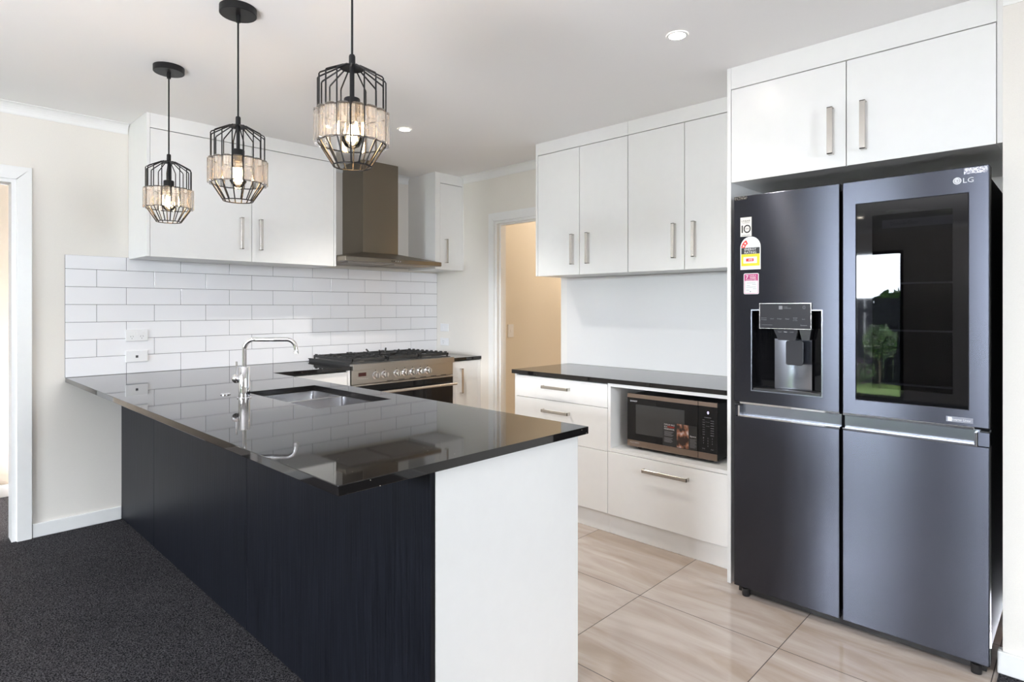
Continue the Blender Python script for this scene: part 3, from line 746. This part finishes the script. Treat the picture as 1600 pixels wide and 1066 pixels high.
# ================================================================== REFRIGERATOR
fr = thing('refrigerator', 'large dark stainless four-door refrigerator with stickers and glass panel', 'refrigerator', (3.0, .7, 0))
F0, F1 = 2.650, 2.705        # door front and back
ya, yb, yc, yd = .250, .7135, .7235, 1.158
B(2.712, 3.38, .262, 1.150, .035, 1.775, bev=.003).build('body', 'fridgeside', fr)
for x in (2.68, 3.3):
    for y in (.29, 1.115): MB().lathe([(.016, 0), (.018, .034)], (x, y, .001), seg=16).build('foot', 'plastic_black', fr)
B(2.685, 2.72, .262, 1.15, .012, .06).build('base_grille', 'plastic_black', fr)
ZT, ZM, ZB = 1.794, .873, .046
# upper left door with dispenser opening
dy0, dy1, dz0, dz1 = .790, 1.078, .930, 1.284
DL = MB().grid('x', [yc, dy0, dy1, yd], [ZM, dz0, dz1, ZT], lambda i, j: not (i == 1 and j == 1), F0, F1, bev=.003).build('upper_door', 'fridge', fr)
# upper right door with glass panel opening
gy0, gy1, gz0, gz1 = .310, .664, .934, 1.702
DR = MB().grid('x', [ya, gy0, gy1, yb], [ZM, gz0, gz1, ZT], lambda i, j: not (i == 1 and j == 1), F0, F1, bev=.003).build('upper_door', 'fridge', fr)
LD = []
for a, b in ((yc, yd), (ya, yb)):
    LD.append(MB().grid('x', [a, b], [ZB, .808], lambda i, j: True, F0, F1, bev=.003).build('lower_door', 'fridge', fr))
# door edge liners
for a, b, z0, z1 in ((yc+.004, yd-.004, ZM+.004, ZT-.004), (ya+.004, yb-.004, ZM+.004, ZT-.004), (yc+.004, yd-.004, ZB+.004, .80), (ya+.004, yb-.004, ZB+.004, .80)):
    B(F1+.0005, F1+.0065, a, b, z0, z1).build('door_gasket', 'gasket', fr)
# pocket handles between upper and lower doors
M['pocket'] = aniso(mat('pocket_steel', (.30, .32, .37), .25, 1), .6)
for k, (a, b, outer) in enumerate(((yc, yd, yd), (ya, yb, ya))):
    i0, i1 = (a, yd-.026) if outer == yd else (ya+.042, b)
    hn = MB()
    hn.quad([(F0+.004, i0, .8085), (F0+.004, i1, .8085), (F0+.034, i1, .822), (F0+.034, i0, .822)])
    B(F0+.030, F1, a+.001, b-.001, .8085, .8645).build('handle_recess', 'pocket', LD[k])
    hn.bm.free()
    q = MB(); q.box(F0-.003, F0+.028, i0, i1, .8085, .8155, bev=.001)
    oe = i1 if outer == yd else i0
    s_ = 1 if outer == yd else -1
    q.box(F0-.003, F0+.028, oe-.001*s_, oe+.007*s_, .8085, .857, bev=.001)
    q.build('pocket_handle', 'chrome', LD[k])
    B(F0-.001, F0+.006, i0+.001, i1-.001, .8655, .8745, bev=.001).build('trim_strip', 'chrome', DL if k == 0 else DR)
    B(F0+.008, F1, min(oe+.008*s_, outer-.001*s_), max(oe+.008*s_, outer-.001*s_), .8085, .858, bev=.001).build('door_end', 'fridge', LD[k])
    B(F0+.004, F0+.03, outer-.028*s_, outer-.002*s_, .8585, .8645, bev=.001).build('hinge_cover', 'plastic_black', LD[k])
# chunky hinges on top, protective film tabs
for y in (.30, 1.11): B(2.70, 2.80, y-.03, y+.03, 1.776, 1.80, bev=.004).build('top_hinge', 'plastic_black', fr)
M['film'] = mat('crinkled_film', (.8, .8, .88), .18)
tc, mp, n, r = noise_color(M['film'], 220, (.3, .3, .38), (.9, .9, .96), p0=.45, p1=.55)
patch(MB(), '-X', .256, .322, 1.768, 1.789, F0, .0012).build('film_tab', 'film', DR)
M['filmdark'] = mat('dark_film', (.05, .05, .05), .2); noise_color(M['filmdark'], 260, (.02, .02, .02), (.25, .23, .2), p0=.5, p1=.6)
patch(MB(), '-X', 1.098, 1.155, 1.777, 1.7925, F0, .0012).build('film_tab', 'filmdark', DL)
# glass panel and what is behind it
rm = MB()
rm.box(F0+.046, F0+.050, gy0, gy1, gz0, gz1)
rm.box(F0+.003, F0+.046, gy0, gy0+.0032, gz0, gz1).box(F0+.003, F0+.046, gy1-.0032, gy1, gz0, gz1).box(F0+.003, F0+.046, gy0+.0032, gy1-.0032, gz0, gz0+.0032).box(F0+.003, F0+.046, gy0+.0032, gy1-.0032, gz1-.0032, gz1)
rm.build('window_housing', 'gasket', DR)
gp = MB().grid('x', [gy0+.0008, gy0+.045, gy1-.055, gy1-.0008], [gz0+.0008, gz0+.05, gz1-.05, gz1-.0008], lambda i, j: i == 1 and j == 1, F0+.0015, F0+.004).build('glass_panel', 'tinted', DR)
MB().grid('x', [gy0+.0008, gy0+.045, gy1-.055, gy1-.0008], [gz0+.0008, gz0+.05, gz1-.05, gz1-.0008], lambda i, j: not (i == 1 and j == 1), F0+.0015, F0+.004).build('glass_border', 'glass_black', DR)
M['inner'] = mat('door_bin_grey', (.75, .80, .85), .4); M['innerlabel'] = mat('door_bin_label', (.80, .82, .86), .4)
q = MB(); x = F0+.030
for z in (1.385, 1.205, 1.0): q.box(x-.012, x+.014, gy0+.05, gy1-.075, z, z+.006)
q.build('door_shelf', 'inner', DR)
patch(MB(), '-X', gy0+.045, gy1-.085, 1.600, 1.632, F0+.018, .001).build('label_band', 'innerlabel', DR)
text('Door-in-Door', (F0+.0165, .505, 1.616), .09, .014, '-X', 'dark_ink', DR)
# logo
M['badge'] = mat('badge_grey', (.24, .25, .30), .4)
q = MB().lathe([(.0125, 0), (.0125, .0006)], (F0, .3415, 1.748), (-1, 0, 0), 30)
lg = q.build('round_emblem', 'white_ink', DR)
q = MB(); q.tube([(F0-.0008, .3415-.0085*math.sin(a), 1.748+.0085*math.cos(a)) for a in [R(20+300*k/20) for k in range(21)][0:21]], .0007, 5)
q.box(F0-.0014, F0-.0007, .3405, .3420, 1.7445, 1.7525).box(F0-.0014, F0-.0007, .3330, .3400, 1.7470, 1.7480)
q.build('emblem_lines', 'grey_ink', lg)
text('LG', (F0-.0002, .3095, 1.7470), .030, .0175, '-X', 'white_ink', DR)
q = patch(MB(), '-X', .296, .374, .886, .905, F0, .0008).build('badge', 'badge', DR)
text('Inverter Linear', (F0-.0010, .329, .8955), .055, .0085, '-X', 'white_ink', q)
patch(MB(), '-X', .357, .369, .888, .903, F0-.0008, .0004).build('badge_icon', 'white_ink', q)
# stickers
s1 = patch(MB(), '-X', 1.078, 1.128, 1.612, 1.697, F0, .0006).build('sticker', 'sticker_cream', DL); s1['label'] = 'cream sticker reading 10 in black'
text('LINEAR', (F0-.0008, 1.103, 1.681), .040, .008, '-X', 'dark_ink', s1); text('COMPRESSOR', (F0-.0008, 1.103, 1.672), .034, .0035, '-X', 'dark_ink', s1)
B(F0-.0012, F0-.0006, 1.117, 1.1225, 1.629, 1.662).build('numeral_one', 'dark_ink', s1)
MB().tube([(F0-.0008, 1.0975+.0135*math.cos(a), 1.6455+.0155*math.sin(a)) for a in [2*PI*k/28 for k in range(28)]], .0026, 6, closed=True).build('numeral_zero', 'dark_ink', s1)
text('YEARS', (F0-.0008, 1.0975, 1.6455), .016, .004, '-X', 'dark_ink', s1); text('WARRANTY', (F0-.0008, 1.103, 1.6175), .038, .004, '-X', 'dark_ink', s1)
# energy label: arch
ea, eb, ez0, ezs = 1.038, 1.128, 1.464, 1.563
pts = [(F0-.0002, ea, ez0), (F0-.0002, eb, ez0), (F0-.0002, eb, ezs)]
for k in range(1, 16):
    a = PI*k/16; pts.append((F0-.0002, (ea+eb)/2+(eb-ea)/2*math.cos(a), ezs+.047*math.sin(a)))
pts.append((F0-.0002, ea, ezs))
s2 = MB().prism(pts, (-.0006, 0, 0)).build('energy_sticker', 'sticker', DL); s2['label'] = 'arched red, white and yellow energy rating sticker'
def arcseg(y0, z0_, r0, r1, a0, a1, w_, ry_=1.0):
    P_ = [(w_, y0+r1*math.cos(R(a)), z0_+ry_*r1*math.sin(R(a))) for a in range(a0, a1+1, 8)]+[(w_, y0+r0*math.cos(R(a)), z0_+ry_*r0*math.sin(R(a))) for a in range(a1, a0-1, -8)]
    return P_
MB().prism(arcseg((ea+eb)/2, ezs-.006, .024, .0425, 8, 64, F0-.0009), (-.0004, 0, 0)).build('star_band', 'red_ink', s2)
for a in (22, 46):
    cy_, cz_ = (ea+eb)/2+.033*math.cos(R(a)), ezs-.006+.033*math.sin(R(a))
    MB().prism([(F0-.0014, cy_+(.0058 if k % 2 == 0 else .0025)*math.sin(PI*k/5), cz_+(.0058 if k % 2 == 0 else .0025)*math.cos(PI*k/5)) for k in range(10)], (-.0003, 0, 0)).build('star', 'sticker', s2)
patch(MB(), '-X', ea+.004, eb-.004, 1.533, 1.561, F0-.0009, .0004).build('black_band', 'dark_ink', s2)
text('ENERGY', (F0-.0014, (ea+eb)/2, 1.553), .052, .0095, '-X', 'sticker', s2); text('RATING', (F0-.0014, (ea+eb)/2, 1.540), .052, .0095, '-X', 'sticker', s2)
patch(MB(), '-X', ea+.004, eb-.004, 1.480, 1.5325, F0-.0009, .0004).build('yellow_band', 'yellow_ink', s2)
patch(MB(), '-X', ea+.016, eb-.014, 1.492, 1.520, F0-.0014, .0003).build('white_box', 'sticker', s2)
patch(MB(), '-X', ea+.030, eb-.026, 1.500, 1.513, F0-.0018, .0003).build('red_box', 'red_ink', s2)
text('498', (F0-.0022, (ea+eb)/2, 1.5065), .018, .009, '-X', 'sticker', s2)
# service sticker
q0 = rrect(1.046, 1.113, 1.355, 1.447, .006, 0, 4); s3 = MB().prism([(F0-.0002, p[0], p[1]) for p in q0], (-.0006, 0, 0)).build('service_sticker', 'sticker', DL); s3['label'] = 'white and magenta sticker reading 7 days a week'
MB().grid('x', [1.0490, 1.0508, 1.1082, 1.1100], [1.3580, 1.3598, 1.4422, 1.4440], lambda i, j: not (i == 1 and j == 1), F0-.0012, F0-.0008).build('sticker_border', 'magenta_ink', s3)
patch(MB(), '-X', 1.0508, 1.1082, 1.4140, 1.4422, F0-.0009, .0004).build('magenta_band', 'magenta_ink', s3)
text('7', (F0-.0014, 1.0975, 1.4305), .012, .017, '-X', 'sticker', s3); text('DAYS A', (F0-.0014, 1.0710, 1.4360), .028, .007, '-X', 'sticker', s3)
text('WEEK', (F0-.0014, 1.0710, 1.4265), .028, .008, '-X', 'sticker', s3); text('CUSTOMER CARE', (F0-.0014, 1.0795, 1.4180), .046, .004, '-X', 'sticker', s3)
q = MB()
for k, (a, b) in enumerate(((1.06, 1.10), (1.057, 1.075), (1.085, 1.10), (1.058, 1.102), (1.056, 1.072), (1.088, 1.102))):
    zz = 1.405-.0065*k; patch(q, '-X', a, b, zz-.001, zz+.001, F0-.0008, .0003)
q.lathe([(.003, 0), (.003, .0004)], (F0-.0008, 1.083, 1.3665), (-1, 0, 0), 12).build('small_print', 'grey_ink', s3)
# dispenser
dp = MB(); X1 = F0+.052
M['dispback'] = aniso(mat('dispenser_back', (.36, .38, .44), .20, 1), .6)
dp.box(X1-.001, X1+.003, dy0-.004, dy1+.004, dz0-.004, dz1+.004)
dp.box(F0+.004, X1-.001, dy0+.0005, dy0+.004, dz0, dz1).box(F0+.004, X1-.001, dy1-.004, dy1-.0005, dz0, dz1).box(F0+.004, X1-.001, dy0+.004, dy1-.004, dz1-.004, dz1-.0005)
dsp = dp.build('dispenser_recess', 'glass_black', DL)
MB().grid('x', [dy0-.003, dy0+.0015, dy1-.0015, dy1+.003], [dz0-.003, dz0+.0015, dz1-.0015, dz1+.003], lambda i, j: not (i == 1 and j == 1), F0-.0008, F0+.003).build('recess_trim', 'pocket', dsp)
# curved bright backplate
q = MB(); n_ = 14; prv = None
for k in range(n_+1):
    t_ = k/n_; y = .838+(.99-.838)*t_; x = X1-.003-.020*(1-(2*t_-1)**2)*0-.016*((2*t_-1)**2)
    v0 = q.bm.verts.new((x, y, dz0+.014)); v1 = q.bm.verts.new((x, y, 1.16))
    if prv: q.bm.faces.new((prv[0], v0, v1, prv[1]))
    prv = (v0, v1)
q.build('back_plate', 'dispback', dsp, True)
B(F0+.003, X1-.002, dy0+.005, dy1-.005, dz0+.0005, dz0+.012, bev=.001).build('drip_tray', 'plastic_black', dsp)
cpn = B(F0-.006, F0+.010, .829, 1.041, 1.205, 1.314, bev=.0025, seg=2).build('touch_panel', 'glass_black', dsp)
M['panelgrey'] = mat('touch_panel_glass', (.055, .056, .062), .08, 0, .6); cpn.data.materials[0] = M['panelgrey']
MB().grid('x', [.8288, .8300, 1.040, 1.0412], [1.2048, 1.2060, 1.3128, 1.314], lambda i, j: not (i == 1 and j == 1), F0-.0068, F0-.0058).build('panel_edge', 'handle', cpn)
fx = F0-.0062
for s_, yc_, zc_, w_, h_ in (('Express', 1.0215, 1.2505, .024, .0045), ('Freeze', 1.0215, 1.2435, .022, .0045), ('Wi-Fi', .9875, 1.2470, .015, .004), ('Fridge', .9560, 1.2470, .018, .005), ('Filter', .9235, 1.2470, .016, .005),
                             ('Hold', .8920, 1.2520, .016, .004), ('3 sec', .8920, 1.2465, .014, .0035), ('to lock', .8920, 1.2410, .018, .0035), ('Lock', .8590, 1.2470, .011, .0035), ('Linear', .9310, 1.2990, .017, .004), ('COMPRESSOR', .9240, 1.2925, .032, .004),
                             ('HYGIENE FRESH', 1.0085, 1.2205, .044, .0028), ('Smart', .8580, 1.2215, .026, .005)):
    text(s_, (fx, yc_, zc_), w_, h_, '-X', 'grey_ink', cpn)
patch(MB(), '-X', .944, .959, 1.288, 1.303, fx+.0004, .0005).build('panel_icon', 'grey_ink', cpn)
MB().tube([(fx, .857+.0045*math.cos(a), 1.296+.006*math.sin(a)) for a in [2*PI*k/14 for k in range(14)]], .0006, 4, closed=True).build('signal_icon', 'grey_ink', cpn)
q = MB().hexa([(F0+.004, .895, 1.156), (F0+.004, .965, 1.156), (X1-.006, .965, 1.156), (X1-.006, .895, 1.156)], [(F0-.002, .883, 1.2045), (F0-.002, .983, 1.2045), (X1-.006, .983, 1.2045), (X1-.006, .883, 1.2045)])
nz_ = q.build('nozzle', 'panelgrey', dsp)
for yc_, s_, i_ in ((.957, 'Cubed', 'grey_ink'), (.933, 'Water', 'white_ink'), (.908, 'Crushed', 'grey_ink')): text(s_, (F0-.0005, yc_, 1.192), .014, .0045, '-X', i_, nz_)
MB().hexa([(F0+.006, .840, 1.160), (F0+.006, .870, 1.160), (X1-.006, .870, 1.160), (X1-.006, .840, 1.160)], [(F0+.004, .832, 1.2045), (F0+.004, .880, 1.2045), (X1-.006, .880, 1.2045), (X1-.006, .832, 1.2045)]).build('ice_chute', 'plastic_black', dsp)
pl = rrect(.867, .936, 1.052, 1.155, .010, 0, 4)
pd = MB().prism([(F0+.012, p[0], p[1]) for p in pl], (.006, 0, 0)).build('paddle', 'panelgrey', dsp)
MB().tube([(F0+.011, p[0], p[1]) for p in pl if p[1] < 1.14], .0012, 6).build('paddle_edge', 'chrome', pd)

# ================================================================== PENDANT LIGHTS
def pendant(x, y, label):
    t = thing('pendant_light', label, 'pendant light', (x, y, 1.692), 'cage pendant lights over the peninsula')
    MB().lathe([(.063, CEIL-.0004-.027), (.065, CEIL-.0004-.025), (.065, CEIL-.0004)], (x, y, 0), seg=40).build('ceiling_rose', 'pend', t, True)
    MB().lathe([(.0085, 2.366), (.0085, 2.393)], (x, y, 0), seg=14).build('cord_grip', 'pend', t, True)
    MB().tube([(x, y, 2.005), (x, y, 2.37)], .0032, 10).build('cord', 'pend', t, True)
    MB().lathe([(.007, 2.012), (.009, 2.008), (.009, 1.985), (.007, 1.979)], (x, y, 0), seg=14).build('cord_grip', 'pend', t, True)
    MB().tube([(x, y, 1.98), (x, y, 1.884)], .0065, 12).build('stem', 'pend', t, True)
    sk_ = MB().lathe([(.010, 1.889), (.021, 1.888), (.0225, 1.885), (.0225, 1.842), (.020, 1.840)], (x, y, 0), seg=24).build('lamp_holder', 'pend', t, True)
    cg = MB(); n = 16
    cg.lathe([(.0, 1.9815), (.033, 1.9755), (.034, 1.973), (.0, 1.977)], (x, y, 0), seg=32, caps=False)
    for k in range(n):
        a = 2*PI*(k+.5)/n; c_, s_ = math.cos(a), math.sin(a)
        prof = [(.032, 1.975), (.060, 1.960), (.0905, 1.9435), (.0935, 1.939), (.0935, 1.765), (.0925, 1.760), (.052, 1.697)]
        cg.tube([(x+r_*c_, y+r_*s_, z_) for r_, z_ in prof], .0023, 6)
    for r_, z_ in ((.052, 1.696), (.0935, 1.845), (.0935, 1.759)):
        cg.tube([(x+px_, y+py_, z_) for px_, py_, _ in ring((0, 0), r_, 48)], .0021, 6, closed=True)
    cg.build('wire_cage', 'pend', t, True)
    for k in range(n):
        a = 2*PI*k/n; u = Vector((-math.sin(a), math.cos(a), 0)); r0 = Vector((math.cos(a), math.sin(a), 0)); c0 = Vector((x, y, 0))
        w2, bt = .0155, .006
        def ringpts(s_, z_): return [c0+r0*(.0965-bt)+u*(-w2*s_)+Vector((0, 0, z_)), c0+r0*(.0965-bt)+u*(w2*s_)+Vector((0, 0, z_)), c0+r0*.1005+u*(w2*s_)+Vector((0, 0, z_)), c0+r0*.1045+u*(w2*.55*s_)+Vector((0, 0, z_)), c0+r0*.1045-u*(w2*.55*s_)+Vector((0, 0, z_)), c0+r0*.1005-u*(w2*s_)+Vector((0, 0, z_))]
        mb = MB(); lo = [mb.bm.verts.new(p) for p in ringpts(.85, 1.757)]; l2 = [mb.bm.verts.new(p) for p in ringpts(1, 1.763)]; h2 = [mb.bm.verts.new(p) for p in ringpts(1, 1.841)]; hi = [mb.bm.verts.new(p) for p in ringpts(.85, 1.847)]
        mb.bm.faces.new(lo); mb.bm.faces.new(hi)
        for A, Bq in ((lo, l2), (l2, h2), (h2, hi)):
            for i in range(6): mb.bm.faces.new((A[i], A[(i+1) % 6], Bq[(i+1) % 6], Bq[i]))
        mb.build('crystal', 'crystal', t)
    bl = MB().lathe([(.012, 1.842), (.0125, 1.828), (.016, 1.815), (.026, 1.800), (.0305, 1.784), (.029, 1.768), (.020, 1.753), (.008, 1.747), (0, 1.7465)], (x, y, 0), seg=28, caps=False).build('bulb', 'bulbglass', t, True)
    fm = MB()
    for k in range(8):
        a = 2*PI*k/8
        fm.tube([(x+.006*math.cos(a), y+.006*math.sin(a), 1.812), (x+.014*math.cos(a+.3), y+.014*math.sin(a+.3), 1.770)], .0022, 5)
    fm.build('filament', 'bulb', bl)
    return t
pr = pendant(.914, 1.507, 'black wire cage pendant with crystal band, nearest the free peninsula end')
dup(pr, (.914, 2.304, 1.692), label='middle one of the three black cage crystal pendants')
dup(pr, (.914, 3.103, 1.692), label='black wire cage pendant with crystal band, farthest back near the wall cabinet')

# ================================================================== DOWNLIGHTS, VENT
def downlight(x, y, label, r_=.044):
    t = thing('downlight', label, 'downlight', (x, y, CEIL), 'recessed ceiling downlights')
    MB().lathe([(r_, -.0005), (r_-.002, -.004), (r_-.011, -.004), (r_-.011, -.001)], (x, y, CEIL), seg=36, caps=False).build('bezel', 'trim', t, True)
    MB().lathe([(r_-.0105, -.0010), (r_-.0105, -.0025), (0, -.003)], (x, y, CEIL), seg=36, caps=False).build('lens', 'lamp', t, True)
    return t
def beam(x, y, e_=70):
    d = bpy.data.lights.new('downlight_beam', 'SPOT'); d.energy = e_; d.spot_size = R(115); d.spot_blend = .8; d.shadow_soft_size = .035; d.color = (1, .955, .89)
    o = bpy.data.objects.new('downlight_beam', d); COL.objects.link(o); o.location = (x, y, CEIL-.012)
d0 = downlight(2.262, 1.228, 'round lit downlight in the ceiling in front of the overhead cabinets')
dup(d0, (2.265, 3.115, CEIL), label='round lit downlight in the ceiling between hood and doorway')
beam(2.262, 1.228, 24); beam(2.265, 3.115, 75)
for x, y in ((-3.13, 2.07), (-1.3, 2.1), (-1.3, -.6), (1.0, -1.2), (-3.13, -.6)): dup(d0, (x, y, CEIL), label='round lit downlight in the living room ceiling behind the camera')
dup(d0, (4.9, 2.9, CEIL), label='round lit downlight in the pantry beyond the doorway')
vt = thing('ceiling_vent', 'round white ceiling vent in the living room', 'vent', (-2.9, 1.58, CEIL))
MB().lathe([(.16, -.0005), (.158, -.012), (.12, -.016), (.118, -.004)], (-2.9, 1.58, CEIL), seg=36, caps=False).build('vent_ring', 'trim', vt, True)
MB().lathe([(.085, -.010), (.080, -.020), (0, -.022)], (-2.9, 1.58, CEIL), seg=36, caps=True).build('vent_cone', 'trim', vt, True)

# warm lamp of the pantry and of the hall
for loc, e_, col in (((4.9, 3.0, 2.36), 27, (1, .87, .71)), ((.2, 4.9, 2.34), 0.6, (1, .86, .68))):
    ld = bpy.data.lights.new('room_lamp', 'POINT'); ld.energy = e_; ld.color = col; ld.shadow_soft_size = .06
    lo_ = bpy.data.objects.new('room_lamp', ld); COL.objects.link(lo_); lo_.location = loc

# curtain beside the sliding door
M['curtain'] = mat('charcoal_curtain', (.03, .03, .035), .9)
q = MB(); n_ = 90; y0, y1 = 3.02, 4.20
pts = [(X_L+.10+.025*math.sin(k*PI/3), y0+(y1-y0)*k/n_) for k in range(n_+1)]
for (xa, ya_), (xb, yb_) in zip(pts, pts[1:]): q.quad([(xa, ya_, .02), (xb, yb_, .02), (xb, yb_, 2.2), (xa, ya_, 2.2)])
bmesh.ops.remove_doubles(q.bm, verts=q.bm.verts[:], dist=1e-5)
o = q.build('curtain', 'curtain', None, True); sm_ = o.modifiers.new('thickness', 'SOLIDIFY'); sm_.thickness = .004
tag(o, 'charcoal curtain drawn back beside the sliding door', 'curtain')

# ================================================================== GARDEN (seen mirrored in the refrigerator glass)
o = B(-30, X_L-.1, -14, 14, -.2, -.1).build('ground', 'lawn'); struct(o)
o = B(X_L-.1, 6, -14, Y_F-.1, -.2, -.1).build('ground_patio', M['groutgrey']); struct(o)
fe = thing('garden_fence', 'dark board fence along the garden outside the sliding door', 'fence', (-7.2, 2.5, -.1))
q = MB(); y = -6.0
while y < 9: q.box(-7.22, -7.20, y, y+.142, -.1, 1.47); y += .15
q.build('fence_boards', 'fence', fe)
B(-7.25, -7.222, -6, 9, 1.2, 1.28).box(-7.25, -7.222, -6, 9, .1, .18).build('fence_rail', 'fence', fe)
def leaves(mb, c, rad, n, s_):
    for k in range(n):
        while True:
            p = Vector([random.uniform(-1, 1) for _ in range(3)])
            if .35 < p.length < 1: break
        p = Vector(c)+Vector((p.x*rad[0], p.y*rad[1], p.z*rad[2])); a = Vector([random.uniform(-1, 1) for _ in range(3)]).normalized(); b = a.orthogonal().normalized()
        mb.quad([p-a*s_, p+b*s_*.5, p+a*s_, p-b*s_*.5])
def tree(name, label, cat, c, h, rad, n, s_, trunk=.02, flower=None, group=None):
    t = thing(name, label, cat, (c[0], c[1], -.1), group)
    mb = MB(); leaves(mb, (c[0], c[1], h-rad[2]), rad, n, s_); mb.build('foliage', 'leaf', t)
    MB().tube([(c[0], c[1], -.1), (c[0]+.02, c[1], (h-rad[2])*.5), (c[0], c[1], h-rad[2])], [trunk, trunk*.8, trunk*.5], 8).build('trunk', 'bark', t)
    if flower:
        mb = MB(); leaves(mb, (c[0], c[1], h-rad[2]), [r_*1.05 for r_ in rad], n//3, s_*.8); mb.build('blossom', flower, t)
tree('standard_tree', 'small flowering standard tree in front of the dark fence', 'tree', (-6.3, 2.55), 1.02, (.25, .25, .30), 420, .035, .018, 'leafpale')
tree('flowering_shrub', 'low shrub with purple flowers in front of the fence', 'shrub', (-6.8, 3.05), .32, (.35, .35, .2), 260, .04, .02, 'purple')
for k in range(9):
    y = -3.9+1.9*k; h = 1.75+.3*math.sin(k*2.1)+.3*math.cos(k*5.3)
    tree('hedge_tree', 'bushy green tree beyond the dark garden fence', 'tree', (-13+.6*math.sin(k*3), y), h, (.7, .74, .8), 420, .16, .08, None, 'trees beyond the fence')
